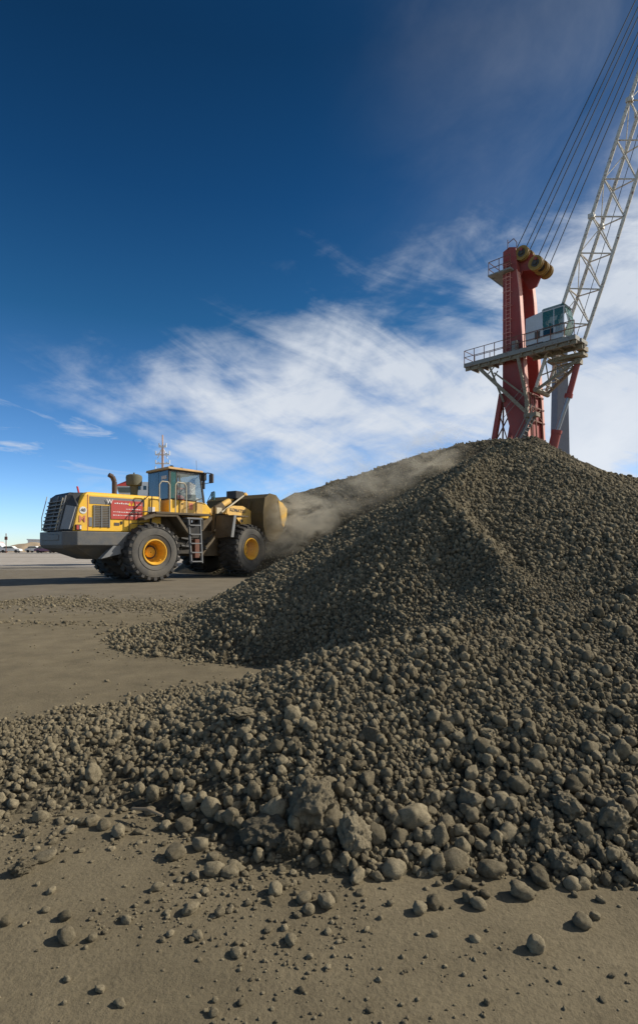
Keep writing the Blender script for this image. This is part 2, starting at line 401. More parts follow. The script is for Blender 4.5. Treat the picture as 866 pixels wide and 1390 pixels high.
special = {0:'biggest crumbly block of ore, tall and pitted, at the front of the heap foot',
 1:'knobbly brown block of ore just right of and below the biggest block',
 2:'smooth egg-shaped lump at the heap foot, to the right of the knobbly block',
 3:'low crumbly mass of ore directly left of the biggest block',
 12:'large upright rounded lump in the front row where heap meets bare ground',
 14:'big rough lump at the far right end of the heap foot',
 15:'craggy lump at the heap foot left of the big rough one at right',
 19:'wide rough lump half way up the front slope, in the middle of the heap',
 37:'rough lump lying alone at the left edge of the bare foreground',
 38:'rounded lump with a long shadow, lowest large one at the bottom left on bare ground',
 39:'flat angular slab lying on bare ground near the left edge',
 48:'round ball-like lump on the front left of the heap foot',
 60:'broad flat lump on the left flank of the heap beside the bay of bare ground',
 23:'largest loose lump on the bare ground right of centre, in front of the heap',
 29:'rounded loose lump closest to the bottom edge at the right',
 34:'pale angular chunk lying loose below the knobbly block',
 67:'dark lump sticking out of the slope at the right edge, high on the heap'}
stones = []     # (x, y, z, radius, kind, hand index)
for i, (px, py, wd, k) in enumerate(hand):
    h = ray_hit(px, py + wd*.25)
    if h: stones.append((h[0], h[1], h[2], wd*.5*math.hypot(1, (HZ-py)/FPX)*h[1]/FPX*.98, k, i))

# random lumps over heap surface, fan and bare ground
def scatter(n, x0, x1, y0, y1, dens, rfun, zfun):
    x = nr.uniform(x0, x1, n); y = nr.uniform(y0, y1, n); k = nr.uniform(0, 1, n) < dens(x, y)
    x = x[k]; y = y[k]; r = rfun(x, y, len(x)); return x, y, np.maximum(zfun(x, y), 0), r
def toe_dist(x, y):          # metres outside the heap's toe
    h = near_h(x, y); e = .04
    g_ = np.hypot((near_h(x+e, y)-near_h(x-e, y))/(2*e), (near_h(x, y+e)-near_h(x, y-e))/(2*e))
    return np.maximum(-h, 0)/(g_+.03)
def bigfield(x, y):
    h = near_h(x, y)
    return np.clip(1-h/1.15, 0, 1)*np.clip((5.8-y)/2.0, 0, 1)*np.clip((x+1.5)/1.0, 0, 1)
def layer(x0, x1, y0, y1, sp, jit, rot, sig, zoff, keep, want_big):
    L = max(x1-x0, y1-y0)*.75; n = int(2*L/sp); gx_, gy_ = np.meshgrid(np.arange(-n//2, n//2)*sp, np.arange(-n//2, n//2)*sp*.90)
    gx_ = gx_ + (np.arange(gx_.shape[0]) % 2)[:, None]*sp*.5
    gx_ = gx_.ravel() + nr.uniform(-jit, jit, gx_.size)*sp; gy_ = gy_.ravel() + nr.uniform(-jit, jit, gy_.size)*sp
    c, s_ = math.cos(rot), math.sin(rot); x = (x0+x1)/2 + gx_*c-gy_*s_; y = (y0+y1)/2 + gx_*s_+gy_*c
    k = (x > x0) & (x < x1) & (y > y0) & (y < y1); x, y = x[k], y[k]
    k = near_h(x, y) > -.03; x, y = x[k], y[k]
    h = near_h(x, y); u = .5 + 1.1*fbm(x, y, 2.6, 3, 131) + nr.uniform(-.16, .16, len(x))
    cls = np.where(u < bigfield(x, y)*1.15, 1, np.where(y + (u-.5)*1.6 > 5.3, 2, 0))
    p = keep*np.clip((h + .012 + .05*fbm(x, y, 4, 3, 77))/.028, 0, 1)*np.where(h < .22, .80, 1)*np.where((x < -.2) & (h < .17), np.clip(.62+1.1*fbm(x, y, 1.7, 3, 151)-.25*np.clip((2.9-y)/.6, 0, 1), .2, 1), 1)
    k = (cls == want_big) & (nr.uniform(0, 1, len(x)) < p); x, y, h = x[k], y[k], h[k]
    rr_ = np.clip(sp*.52*np.exp(nr.normal(0, sig, len(x))), sp*.28, sp*.95)
    return x, y, np.maximum(h, 0) + zoff*rr_, rr_
parts = []
XR = (-3.2, 6.6, 1.7, 10.6)
parts.append(layer(*XR, .0235, .30, .3, .20, -.10, .97, 0)); parts.append(layer(*XR, .0255, .42, 1.1, .25, .75, .55, 0))
parts.append(layer(*XR, .0295, .30, .7, .22, -.10, .97, 1)); parts.append(layer(*XR, .0325, .42, 1.9, .28, .80, .60, 1))
parts.append(layer(*XR, .016, .45, 2.3, .25, .3, .5, 1))
parts.append(layer(*XR, .029, .32, .5, .30, -.10, .97, 2)); parts.append(layer(*XR, .034, .45, 1.5, .34, .75, .55, 2))
parts.append(layer(6.6, 11, 4, 11, .042, .35, .3, .25, .1, .95, 2))
nb = 5200; bx = nr.uniform(-1.8, 4.2, nb); by = nr.uniform(1.8, 6.5, nb)
kb = (near_h(bx, by) > .01) & (nr.uniform(0, 1, nb) < .03 + .30*bigfield(bx, by)**1.5); bx, by = bx[kb], by[kb]
br = np.clip(.0235*np.exp(nr.normal(0, .30, len(bx))), .018, .048); bz = np.maximum(near_h(bx, by), 0) + .35*br
heapx = [np.concatenate([p[i] for p in parts]) for i in range(4)]
kk = np.ones(len(heapx[0]), bool)
o_ = np.argsort(heapx[0]); sx_ = heapx[0][o_]
for q in range(len(bx)):
    i0, i1 = np.searchsorted(sx_, [bx[q]-br[q]*1.1, bx[q]+br[q]*1.1]); ii = o_[i0:i1]
    kk[ii[np.hypot(heapx[0][ii]-bx[q], heapx[1][ii]-by[q]) < br[q]*.95]] = False
heapx = [np.concatenate([v[kk], w_]) for v, w_ in zip(heapx, (bx, by, bz, br))]
def scatter(n, x0, x1, y0, y1, dens, rfun, zfun):
    x = nr.uniform(x0, x1, n); y = nr.uniform(y0, y1, n); k = nr.uniform(0, 1, n) < dens(x, y)
    x = x[k]; y = y[k]; r = rfun(x, y, len(x)); return x, y, np.maximum(zfun(x, y), 0), r
# loose stones on bare ground
def d_ground(x, y):
    h = near_h(x, y); out = h < .02
    fall = np.exp(-toe_dist(x, y)/.16)*.24 + .005
    front = np.clip((2.6-y)/1.0, 0, 1)*.012*np.clip(.6-x, .08, 1)
    band = .26*np.exp(-((y-11.6-.6*np.sin(x*.7))/1.0)**2) + .13*np.exp(-((y-8.5-.25*np.sin(x))/.28)**2)
    return np.where(out, fall*.5+front+band*np.clip((-x+1)/2, 0, 1), 0)
gx = scatter(150000, -7, 2.4, 1.0, 14.5, d_ground, lambda x, y, n: np.clip(.0065*np.exp(nr.normal(0, .55, n))*np.where(y > 7.5, 1.8, 1), .0025, .03), lambda x, y: x*0)
gy = scatter(26000, -1.6, 2.4, 1.0, 2.6, lambda x, y: np.where(near_h(x, y) < .02, .75*np.clip(.8-x*.6, .08, 1), 0)*np.clip(.10+2.6*fbm(x, y, 2.2, 3, 50), .03, 1), lambda x, y, n: np.clip(.0034*np.exp(nr.normal(0, .5, n)), .0012, .013), lambda x, y: x*0)
def d_edge(x, y):
    h = near_h(x, y); return np.where(h < .02, np.exp(-toe_dist(x, y)/(.07+.10*(x < .3)*(y < 3.4)))*.42*np.clip(.5+2.2*fbm(x, y, 1.6, 3, 90), .05, 1), 0)
ge = scatter(60000, -2.9, 3.2, 1.5, 6.5, d_edge, lambda x, y, n: np.clip(np.where(y < 3.2, .0115, .009)*np.exp(nr.normal(0, .45, n)), .004, .028), lambda x, y: x*0)
lx = [np.concatenate([a, b, c]) for a, b, c in zip(gx, gy, ge)]

def rot_rand(n): return nr.uniform(0, 2*math.pi, (n, 3))
# the ones that show largest become individual stones
allx = np.concatenate([heapx[0], lx[0]]); ally = np.concatenate([heapx[1], lx[1]]); allz = np.concatenate([heapx[2], lx[2]]); allr = np.concatenate([heapx[3], lx[3]])
onheap = np.arange(len(allx)) < len(heapx[0])
# clear a little room round the hand-placed ones
ok = np.ones(len(allx), bool)
for (sx, sy, sz, sr, k, i) in stones:
    ok &= ~((allx-sx)**2+(ally-sy)**2+(allz-sz-.3*sr)**2 < (sr*.85+allr*.3)**2)
app = allr/ally; vis = ok & (allx/ally > -.58) & (allx/ally < .58) & (((CAMH-allz)/ally) < .75)
order = np.argsort(-np.where(vis, app, -1)); nbig = 300-len(stones); pick = order[:nbig]
rest = ok.copy(); rest[pick] = False

G_FOOT = 'lumps packed along the foot of the near ore heap'
G_BARE = 'loose lumps on the bare ground before the heap'
def put_stone(x, y, z, r, me, label, group, rot=None, sc=(1,1,1)):
    o = bpy.data.objects.new('ore_lump', me); COL.objects.link(o)
    o.location = (x, y, z + r*(.35 if z > .02 else .22)); o.rotation_euler = rot or tuple(nr.uniform(0, 6.28, 3)); o.scale = (r*sc[0], r*sc[1], r*sc[2])
    if z < .02 and not rot: o.rotation_euler = (nr.uniform(-.25, .25), nr.uniform(-.25, .25), nr.uniform(0, 6.28)); o.scale = (r*nr.uniform(.95, 1.2), r*nr.uniform(.85, 1.05), r*nr.uniform(.9, 1.1)); o.location.z = r*.5
    tag(o, label, 'stone', group); return o
def lab(x, y, on):
    if not on: return ('small brown lump lying loose on the bare dusty ground in front of the heap', G_BARE)
    return ('grey-brown lump packed among others on the lower front slope of the near heap', G_FOOT)
proto_objs = []
for n_, (x, y, z, r, k, i) in enumerate(stones):
    on = float(near_h(x, y)) > .02
    if k == 'c': me = bigs[i % 5]
    elif k == 'f': me = bigs[(i*2+1) % 5] if r > .045 else protos[(i % 2)*2+2]
    else: me = protos[i % 10]
    l, gname = lab(x, y, on)
    if i in special: l = special[i]
    sc = (1.0, .9, 1.22) if i in (0, 12) else (1.2, .95, .55) if i in (39, 60, 3) else (1,1,1)
    rot = (rng.uniform(-.3,.3), rng.uniform(-.3,.3), rng.uniform(0,6.28)) if sc != (1,1,1) else None
    put_stone(x, y, z, r, me, l, gname, rot, sc)
firsts = {}
for j in pick:
    k = int(nr.randint(10)); l, gname = lab(allx[j], ally[j], bool(onheap[j]) and float(near_h(allx[j], ally[j])) > .02)
    o = put_stone(allx[j], ally[j], allz[j], allr[j], protos[k], l, gname)
    firsts.setdefault(k, o)

def points_stuff(name, x, y, z, r, srcs, parent=None, label=None, cat=None, zlo=-.3, zhi=1.1, flat=False):
    n = len(x); me = bpy.data.meshes.new(name); me.vertices.add(n)
    co = np.stack([x, y, z + r*nr.uniform(zlo, zhi, n)], 1).astype(np.float32); me.vertices.foreach_set('co', co.ravel())
    a = me.attributes.new('rot', 'FLOAT_VECTOR', 'POINT'); rt = rot_rand(n)
    if flat: rt[:, :2] = nr.normal(0, .18, (n, 2))
    a.data.foreach_set('vector', rt.astype(np.float32).ravel())
    s3 = (r[:, None]*nr.uniform(.78, 1.2, (n, 3))).astype(np.float32)
    if flat: s3[:, 2] *= .88
    a = me.attributes.new('scl', 'FLOAT_VECTOR', 'POINT'); a.data.foreach_set('vector', s3.ravel())
    a = me.attributes.new('pick', 'INT', 'POINT'); a.data.foreach_set('value', nr.randint(0, len(srcs), n).astype(np.int32))
    me.materials.append(M['rock'])
    o = bpy.data.objects.new(name, me); COL.objects.link(o)
    ng = bpy.data.node_groups.new(name+'_scatter', 'GeometryNodeTree')
    ng.interface.new_socket('Geometry', in_out='INPUT', socket_type='NodeSocketGeometry'); ng.interface.new_socket('Geometry', in_out='OUTPUT', socket_type='NodeSocketGeometry')
    gi = ng.nodes.new('NodeGroupInput'); go = ng.nodes.new('NodeGroupOutput'); jn = ng.nodes.new('GeometryNodeJoinGeometry')
    for s in srcs:
        oi = ng.nodes.new('GeometryNodeObjectInfo'); oi.inputs['Object'].default_value = s; oi.inputs['As Instance'].default_value = True; oi.transform_space = 'ORIGINAL'
        ng.links.new(oi.outputs['Geometry'], jn.inputs[0])
    ip = ng.nodes.new('GeometryNodeInstanceOnPoints'); ip.inputs['Pick Instance'].default_value = True
    def at(nm, t):
        q = ng.nodes.new('GeometryNodeInputNamedAttribute'); q.data_type = t; q.inputs['Name'].default_value = nm; return q.outputs['Attribute']
    ng.links.new(gi.outputs[0], ip.inputs['Points']); ng.links.new(jn.outputs[0], ip.inputs['Instance'])
    ng.links.new(at('pick', 'INT'), ip.inputs['Instance Index']); ng.links.new(at('rot', 'FLOAT_VECTOR'), ip.inputs['Rotation']); ng.links.new(at('scl', 'FLOAT_VECTOR'), ip.inputs['Scale'])
    ng.links.new(ip.outputs[0], go.inputs[0])
    md = o.modifiers.new('scatter', 'NODES'); md.node_group = ng
    if parent: o.parent = parent
    tag(o, label, cat, kind='stuff'); return o
srcs = [firsts[k] for k in sorted(firsts)]
hm = rest & onheap; gm = rest & ~onheap
points_stuff('lumps', allx[hm], ally[hm], allz[hm], allr[hm], srcs, parent=near, zlo=-.15, zhi=.35)
points_stuff('gravel', allx[gm], ally[gm], allz[gm], allr[gm], srcs, label='fine gravel and crumbs of ore scattered over the bare ground', cat='gravel', zlo=.2, zhi=.5, flat=True)
print('stones', len(stones), 'heap', hm.sum(), 'loose', gm.sum())
# far heap lumps
xf = nr.uniform(-5, 13, 26000); yf = nr.uniform(15, 29, 26000); hf = far_h(xf, yf); kf = hf > .02
points_stuff('lumps', xf[kf], yf[kf], hf[kf], np.clip(.022*np.exp(nr.normal(0, .4, kf.sum())), .012, .08), srcs, parent=far)

# stick
a = ray_hit(180, 1112); b = ray_hit(221, 1124)
st = MB(); pts = [Vector((a[0], a[1], a[2]+.045)), Vector(((a[0]+b[0])/2, (a[1]+b[1])/2+.005, (a[2]+b[2])/2+.058)), Vector((b[0], b[1], b[2]+.05))]
st.tube(pts[0], pts[1], .006, .008, 8).tube(pts[1], pts[2], .008, .0055, 8)
tag(st.build('stick', 'wood', smooth=True), 'thin weathered stick lying among the lumps at the left of the heap foot', 'stick')

# ------------------------------------------------------------------ wheel loader
LR = R(44.5); ld = empty('wheel_loader', (-6.85, 20.07, 0), LR)
tag(ld, 'large yellow wheel loader with red sign on its hood, driving its bucket into the heap', 'wheel loader')
FL = dict(loc=(2.2, 0, .10), rotz=R(12.5))     # articulated front half

def wheel(cx, cz, side, fr):
    kw = FL if fr else {}
    y0 = side*1.115; W = .49; RR = 1.0
    dx = MB(); dx.lathe([(-.08,.03),(-.08,.24),(-.02,.24),(-.02,.03)], (cx, y0, cz), 24)
    wh = dx.build('wheel', 'dark', ld, smooth=True, **kw)
    t = MB(); t.cur = 1
    prof = [(-W*.84,.42),(-W*.93,.47),(-W,.66),(-W,.80),(-W*.93,.90),(-W*.82,.955)]
    full = prof + [(-W*.4,.975),(0,.98),(W*.4,.975)] + [(-a, b) for a, b in prof[::-1]]
    o = len(t.f); t.lathe(full, (cx, y0, cz), 64)
    m = len(full)-1
    for i in range(64):
        for j in range(m): t.mi[o+i*m+j] = 0 if 4 < j < m-5 else 1
    t.lathe([(side*(W+.002), .60),(side*(W+.012), .615),(side*(W+.002), .63)], (cx, y0, cz), 64)
    t.lathe([(side*(W*.96), .85),(side*(W+.014), .86),(side*(W*.95), .885)], (cx, y0, cz), 64)
    t.cur = 0
    nl = 24
    for i in range(nl):
        for sgn in (-1, 1):
            a = 2*math.pi*(i+(.5 if sgn > 0 else 0))/nl
            def P(y, r, da): return (cx+r*math.cos(a+da), y0+sgn*y, cz+r*math.sin(a+da))
            w = .075
            ringA = [P(.02,.96,-.12-w*.6), P(.02,.96,-.12+w*.6), P(.02,1.025,-.12+w*.5), P(.02,1.025,-.12-w*.5)]
            ringB = [P(W*.62,.955,-w), P(W*.62,.955,w), P(W*.62,1.03,w*.85), P(W*.62,1.03,-w*.85)]
            ringC = [P(W*1.0,.86,-w*.9), P(W*1.0,.86,w*.9), P(W*1.035,.975,w*.75), P(W*1.035,.975,-w*.75)]
            t.loft([ringA, ringB, ringC])
    t.build('tyre', ['tyre', 'side'], wh, smooth=True)
    r = MB(); s = side
    r.lathe([(s*.45,.455),(s*.485,.44),(s*.485,.41),(s*.43,.385),(s*.38,.355),(s*.10,.335),(s*.02,.31),(s*.0,.20),(s*.0,.19)], (cx, y0, cz), 48)
    r.lathe([(s*.0,.20),(s*.12,.18),(s*.15,.14),(s*.16,.02)], (cx, y0, cz), 32)
    for i in range(16):
        a = 2*math.pi*i/16; c = (cx+.25*math.cos(a), y0+s*.0, cz+.25*math.sin(a))
        r.tube(c, (c[0], c[1]+s*.05, c[2]), .018, n=6)
    r.tube((cx+.36*math.cos(-.9), y0+s*.38, cz+.36*math.sin(-.9)), (cx+.33*math.cos(-.9), y0+s*.45, cz+.33*math.sin(-.9)), .02, n=6)
    r.build('rim', 'rim', wh, smooth=True)
wheel(.14, 1.03, -1, False); wheel(.14, 1.03, 1, False); wheel(2.2, 1.03, -1, True); wheel(2.2, 1.03, 1, True)

# rear frame and axles
MB().box(-1.9, 2.1, -.55, .55, .95, 1.70).box(-.25, .25, -.80, .80, .80, 1.25).prism([(-1.2,.95),(-.6,.55),(.9,.55),(1.9,.95)], -.45, .45).build('rear_frame', 'dark', ld, bevel=.02)
fr = MB().box(.15, 2.6, -.55, .55, .75, 1.75).box(1.95, 2.45, -.80, .80, .80, 1.25)
fr.prism([(1.0,1.7),(1.1,2.75),(1.5,2.95),(2.0,2.5),(2.3,1.7)], -.62, -.48).prism([(1.0,1.7),(1.1,2.75),(1.5,2.95),(2.0,2.5),(2.3,1.7)], .48, .62)
fr.build('front_frame', 'brown', ld, bevel=.02, **FL)
ar = MB()
for k in range(9):
    x = 1.55+.16*k; y = -.52-.05*(k % 3); z = 1.0+.12*(k % 5)
    ar.tube((x, y, z), (x+.3, y+.05, z+.35), .035, n=8)
ar.tube((1.7,-.6,1.55),(2.9,-.55,1.35), .055).tube((1.7,-.6,1.25),(2.9,-.45,1.15), .07).box(1.9,2.5,-.62,.62,1.55,2.15).tube((2.5,-.5,1.9),(2.5,-.5,2.45),.12).tube((2.75,-.35,1.9),(2.75,-.35,2.5),.10)
ar.build('articulation_hoses', 'black', ld, bevel=.006)

# counterweight
def plan(z, xr, xc, wr, wf, xf):
    return [(xr,-wr,z),(xc,-wf,z),(xf,-wf,z),(xf,wf,z),(xc,wf,z),(xr,wr,z)]
cw = MB().loft([plan(.80,-1.75,-1.55,.45,.62,-.95), plan(1.17,-2.68,-2.30,.95,1.12,-.98), plan(1.27,-2.76,-2.38,1.02,1.30,-.95), plan(1.71,-2.76,-2.38,1.02,1.30,-.85)])
cw.box(-2.78,-2.74,-.75,.75,1.42,1.62)
cw.build('counterweight', 'cw', ld, bevel=.035)
MB().prism([(-1.62,.82),(-.95,.98),(-.95,1.25),(-1.1,1.36)], -1.28, -1.02).build('step_bracket', 'grey', ld, bevel=.01)
MB().prism([(-.95,1.71),(-.02,1.71),(-.35,1.6),(-.75,1.25),(-.95,1.1)], -1.29, -.8).prism([(-.95,1.71),(-.02,1.71),(-.35,1.6),(-.75,1.25),(-.95,1.1)], .8, 1.29).build('rear_fender', 'cw', ld, bevel=.02)
MB().prism([(-1.0,.85),(-.3,.85),(-.3,1.7),(-1.0,1.7)], -1.2, -.5).prism([(-.98,.9),(-.92,.9),(-.55,1.6),(-.6,1.68)], -1.27, -1.2).build('side_panel', 'black', ld, bevel=.01)
# hood
def ring(z, xr, xb, wr, w, xf):
    return [(xr,-wr,z),(xb,-w,z),(xf,-w,z),(xf,w,z),(xb,w,z),(xr,wr,z)]
MB().loft([ring(1.73,-2.50,-2.44,1.0,1.10,.62), ring(2.55,-2.30,-2.26,1.0,1.10,.62), ring(2.90,-2.12,-2.08,1.0,1.10,.62), ring(2.99,-2.02,-1.98,.95,1.05,.62), ring(3.02,-1.90,-1.86,.8,.92,.62)]).build('hood', 'yellow', ld, bevel=.02)
gr = MB()
gr.loft([[(-2.74,-.72,1.73),(-2.52,-1.09,1.73),(-2.30,-1.06,1.73),(-2.30,1.06,1.73),(-2.52,1.09,1.73),(-2.74,.72,1.73)],
         [(-2.54,-.72,2.60),(-2.31,-1.09,2.56),(-2.15,-1.0,2.60),(-2.15,1.0,2.60),(-2.31,1.09,2.56),(-2.54,.72,2.60)],
         [(-2.49,-.70,2.90),(-2.33,-.80,2.89),(-2.05,-.85,2.93),(-2.05,.85,2.93),(-2.33,.80,2.89),(-2.49,.70,2.90)],
         [(-2.36,-.62,3.0),(-2.28,-.72,2.98),(-2.0,-.80,3.0),(-2.0,.80,3.0),(-2.28,.72,2.98),(-2.36,.62,3.0)]])
gro = gr.build('radiator_grille', 'grille', ld, bevel=.02)
sl = MB()
for k in range(8):
    z = 1.83+k*.125; x = -2.755+.235*(z-1.73)
    sl.bar((x-.04,-.68,z), (x-.04,.68,z), .10, .035)
for y in (-.68, -.02, .66): sl.bar((-2.77,y,1.76), (-2.51,y,2.88), .04, .05, up=(0,1,0))
sl.build('louvre', 'grey', gro, bevel=.005)
MB().loft([[(-2.735,-.80,1.78),(-2.570,-1.08,1.78),(-2.53,-1.06,1.78),(-2.69,-.78,1.78)],[(-2.550,-.81,2.56),(-2.365,-1.09,2.50),(-2.32,-1.065,2.50),(-2.50,-.785,2.56)]]).build('side_louvre_plate', 'plate', gro)
rl = MB().path([(-2.82,.64,1.75),(-2.80,.70,2.2),(-2.62,.72,2.92)], .014).path([(-2.82,-.62,1.75),(-2.60,-.66,2.80)], .016)
for z in (2.0, 2.35, 2.7): rl.bar((-2.80+.23*(z-1.75),-.62,z), (-2.80+.23*(z-1.75)+.03,-.66,z+.09), .05, .05)
rl.build('grille_hinge', 'beige', gro)
HY = -1.10
def plate(name, x0, x1, z0, z1, mat, th=.012, y=HY, parent=ld, bev=.003):
    return MB().box(x0, x1, y-th, y+.002, z0, z1).build(name, mat, parent, bevel=bev)
plate('hood_seam', -1.985, -1.965, 1.74, 2.92, 'letter_pink', .01)
plate('stripe_panel', -1.92, -.02, 2.62, 2.86, 'grey', .008)
pv = MB().box(-1.80,-1.24,HY-.012,HY+.002,1.86,2.58)
pvo = pv.build('vent_panel', 'brown', ld)
v2 = MB()
for x in (-1.78,-1.53,-1.27): v2.box(x-.018,x+.018,HY-.03,HY-.011,1.86,2.58)
for k in range(12): v2.box(-1.76,-1.29,HY-.02,HY-.011,1.90+k*.056,1.915+k*.056)
v2.build('vent_slat', 'grey', pvo)
plate('access_cover', -1.95, -1.84, 1.88, 2.18, 'grey', .02)
plate('latch', -1.10, -.92, 1.93, 2.03, 'letter_dark', .012)
plate('latch', -.88, -.82, 1.98, 2.08, 'black', .02)
tl = MB().box(-2.38,-2.20,-1.17,-1.10,1.75,1.93); tlo = tl.build('tail_light', 'black', ld, bevel=.01)
plate('lens', -2.36, -2.29, 1.77, 1.91, 'sign', .01, -1.17, tlo)
plate('reflector', -2.26, -2.21, 1.78, 1.90, 'letter', .01, -1.17, tlo)
sg = plate('warning_sign', -1.22, -.10, 2.15, 2.78, 'sign', .03)
text('lettering', 'W', .20, 'letter', sg, (-1.27, HY-.045, 2.72), (1,0,0), (0,0,1))
wm = MB(); [wm.box(-1.10+.075*k, -1.10+.075*k+.05, HY-.036, HY-.031, 2.66, 2.66+(.03, .045, .03, .05)[k % 4]) for k in range(7)]; wm.build('lettering', 'letter', sg)
tr = MB().prism([(-.62,2.62),(-.52,2.62),(-.57,2.74)], HY-.04, HY-.03).prism([(-.49,2.62),(-.39,2.62),(-.44,2.74)], HY-.04, HY-.03); tr.build('warning_triangle', 'warn', sg)
tx = MB()
for k, (z, a, b) in enumerate([(2.66,-.33,-.14),(2.50,-.70,-.16),(2.39,-1.15,-.16),(2.28,-1.15,-.14)]):
    x = a
    while x < b:
        w_ = rng.uniform(.025,.08); hh = rng.uniform(.006,.016); tx.box(x, min(x+w_, b), HY-.034, HY-.031, z-hh, z+hh)
        if rng.random() < .4: tx.box(x+w_*.3, x+w_*.45, HY-.034, HY-.031, z, z+.035)
        x += w_+.02
tx.build('lettering', 'letter', sg)
dd = MB(); dd.tube((-2.13,HY-.012,2.40),(-2.13,HY+.01,2.40),.115,n=28); ds = dd.build('speed_disc', 'white', ld)
text('lettering', '40', .15, 'letter_dark', ds, (-2.13, HY-.018, 2.40), (1,0,0), (0,0,1))
text('emblem_letter', 'M', .30, 'letter_pink', ld, (-2.16, HY-.010, 2.11), (1,0,0), (0,0,1))
# white mark at the hood's front end and rails
plate('data_plate', .12, .38, 2.34, 2.62, 'letter', .012)
hr = MB(); hr.path([(-.62,-1.2,1.74),(-.62,-1.2,2.25),(-.50,-1.2,2.40),(.05,-1.2,2.45),(.16,-1.2,2.38),(.16,-1.2,1.95)], .018).path([(-.50,-1.18,2.42),(.12,-1.15,3.02)], .016).path([(-.3,-1.2,1.75),(-.3,-1.2,2.42)], .014).path([(-.62,-1.2,2.0),(.16,-1.2,2.08)], .012)
hr.path([(.2,-1.18,1.95),(.25,-1.15,3.0)], .02)
hr.build('handrail', 'black', ld)
# exhaust and pre-cleaner
ex = MB().tube((-.82,-.5,3.0),(-.82,-.5,3.48),.085,n=20).tube((-.82,-.5,3.48),(-.89,-.5,3.64),.085,n=20).tube((-.89,-.5,3.64),(-1.02,-.5,3.70),.085,.075,n=20); ex.build('exhaust_pipe', 'pipe', ld, smooth=True)
pc = MB(); pc.lathe([(0,.001),(0,.14),(.2,.15),(.22,.27),(.5,.29),(.58,.27),(.62,.18),(.64,.001)], (0,0,0), 28)
pc.v = [(x+.14, z*1.0+.0, y+3.02+.22) for x, y, z in pc.v]; pc.tube((.14,0,2.95),(.14,0,3.3),.13,n=20).tube((.14,.0,3.86),(.14,0,3.93),.03,n=8)
pc.build('air_precleaner', 'moss', ld, smooth=True)
MB().bar((-1.72,.25,2.98),(-1.80,.25,3.30),.07,.05).build('marker_flag', 'pinkred', ld, bevel=.01)

# cab deck and fender
dk = MB().box(.15, 2.35, -1.62, -.8, 2.36, 2.44).box(.15,2.35,.8,1.5,2.36,2.44).prism([(-.30,2.20),(.10,2.37),(.95,2.37),(.95,2.29),(.15,2.26),(-.25,2.12)], -1.60, -.75)
dk.prism([(.86,2.40),(.98,2.40),(1.62,1.60),(1.52,1.56)], -1.60, -.75).prism([(.86,2.40),(.98,2.40),(1.62,1.60),(1.52,1.56)], .75, 1.60).box(.3,1.6,-.9,.9,1.7,2.36)
dk.build('cab_deck', 'brown', ld, bevel=.012)
# cab
cb = MB(); CY0, CY1 = -.92, .66; X0, X1 = 1.03, 2.50
cb.loft([[(1.03,CY0,2.44),(2.72,CY0,2.30),(2.72,CY1,2.30),(1.03,CY1,2.44)], [(1.03,CY0,2.70),(2.84,CY0,2.66),(2.84,CY1,2.66),(1.03,CY1,2.70)], [(1.03,CY0,2.96),(2.60,CY0,2.90),(2.60,CY1,2.90),(1.03,CY1,2.96)]])
cab = cb.build('cab', 'yellow', ld, bevel=.03)
pl = MB()
for y in (CY0+.03, CY1-.03):
    pl.bar((1.06,y,2.95),(1.08,y,4.06),.07).bar((2.54,y,2.90),(2.36,y,4.04),.06).bar((1.36,y,2.95),(1.36,y,4.05),.05).bar((1.05,y,4.05),(2.40,y,4.03),.07)
pl.bar((1.06,CY0,4.05),(1.06,CY1,4.05),.07).bar((2.38,CY0,4.03),(2.38,CY1,4.03),.07).bar((1.06,CY0,2.97),(1.06,CY1,2.97),.06)
pl.bar((1.05,-.15,3.0),(1.05,-.15,4.03),.03)
pl.build('cab_frame', 'dark', cab)
MB().box(1.035,1.05,CY0+.06,CY1-.06,3.0,4.02).build('rear_window', 'tint', cab)
MB().prism([(1.39,3.0),(2.48,2.95),(2.33,4.0),(1.39,4.0)], CY0+.02, CY0+.03).build('door_window', 'pane', cab)
MB().prism([(1.39,3.0),(2.48,2.95),(2.33,4.0),(1.39,4.0)], CY1-.03, CY1-.02).build('side_window', 'pane', cab)
MB().prism([(1.09,3.0),(1.33,3.0),(1.33,4.0),(1.09,4.0)], CY0+.01, CY0+.02).build('quarter_window', 'cabgreen', cab)
MB().add([(2.55,CY0+.06,2.92),(2.55,CY1-.06,2.92),(2.37,CY1-.06,4.0),(2.37,CY0+.06,4.0),(2.56,CY0+.06,2.92),(2.56,CY1-.06,2.92),(2.38,CY1-.06,4.0),(2.38,CY0+.06,4.0)],[(0,1,2,3),(4,5,6,7),(0,1,5,4),(2,3,7,6)]).build('windscreen', 'pane', cab)
rf = MB().loft([[(.97,-1.0,4.06),(2.46,-1.0,4.04),(2.46,.74,4.04),(.97,.74,4.06)],[(.98,-.98,4.15),(2.44,-.98,4.12),(2.44,.72,4.12),(.98,.72,4.15)]]).build('cab_roof', 'roofor', cab, bevel=.02)
MB().prism([(1.35,4.14),(2.15,4.13),(2.05,4.20),(1.45,4.21)], -.45, .35).build('roof_box', 'redbit', rf, bevel=.01)
lb = MB().tube((1.50,-.3,4.2),(1.50,-.3,4.30),.07,n=14).tube((2.0,-.15,4.2),(2.0,-.15,4.28),.06,n=14); lb.build('beacon', 'black', rf, bevel=.01)
MB().tube((2.40,-.6,4.1),(2.38,-.6,4.55),.006,n=5).build('aerial', 'black', rf)
pm = MB(); [pm.box(1.020, 1.034, -.75+.10*k, -.75+.10*k+.07, 3.72, 3.84) for k in range(4)]; pm.build('number_mark', 'letter', cab)
MB().box(1.50,2.45,CY0-.010,CY0,2.46,2.92).build('door_panel', 'yellow_dusty', cab, bevel=.004)
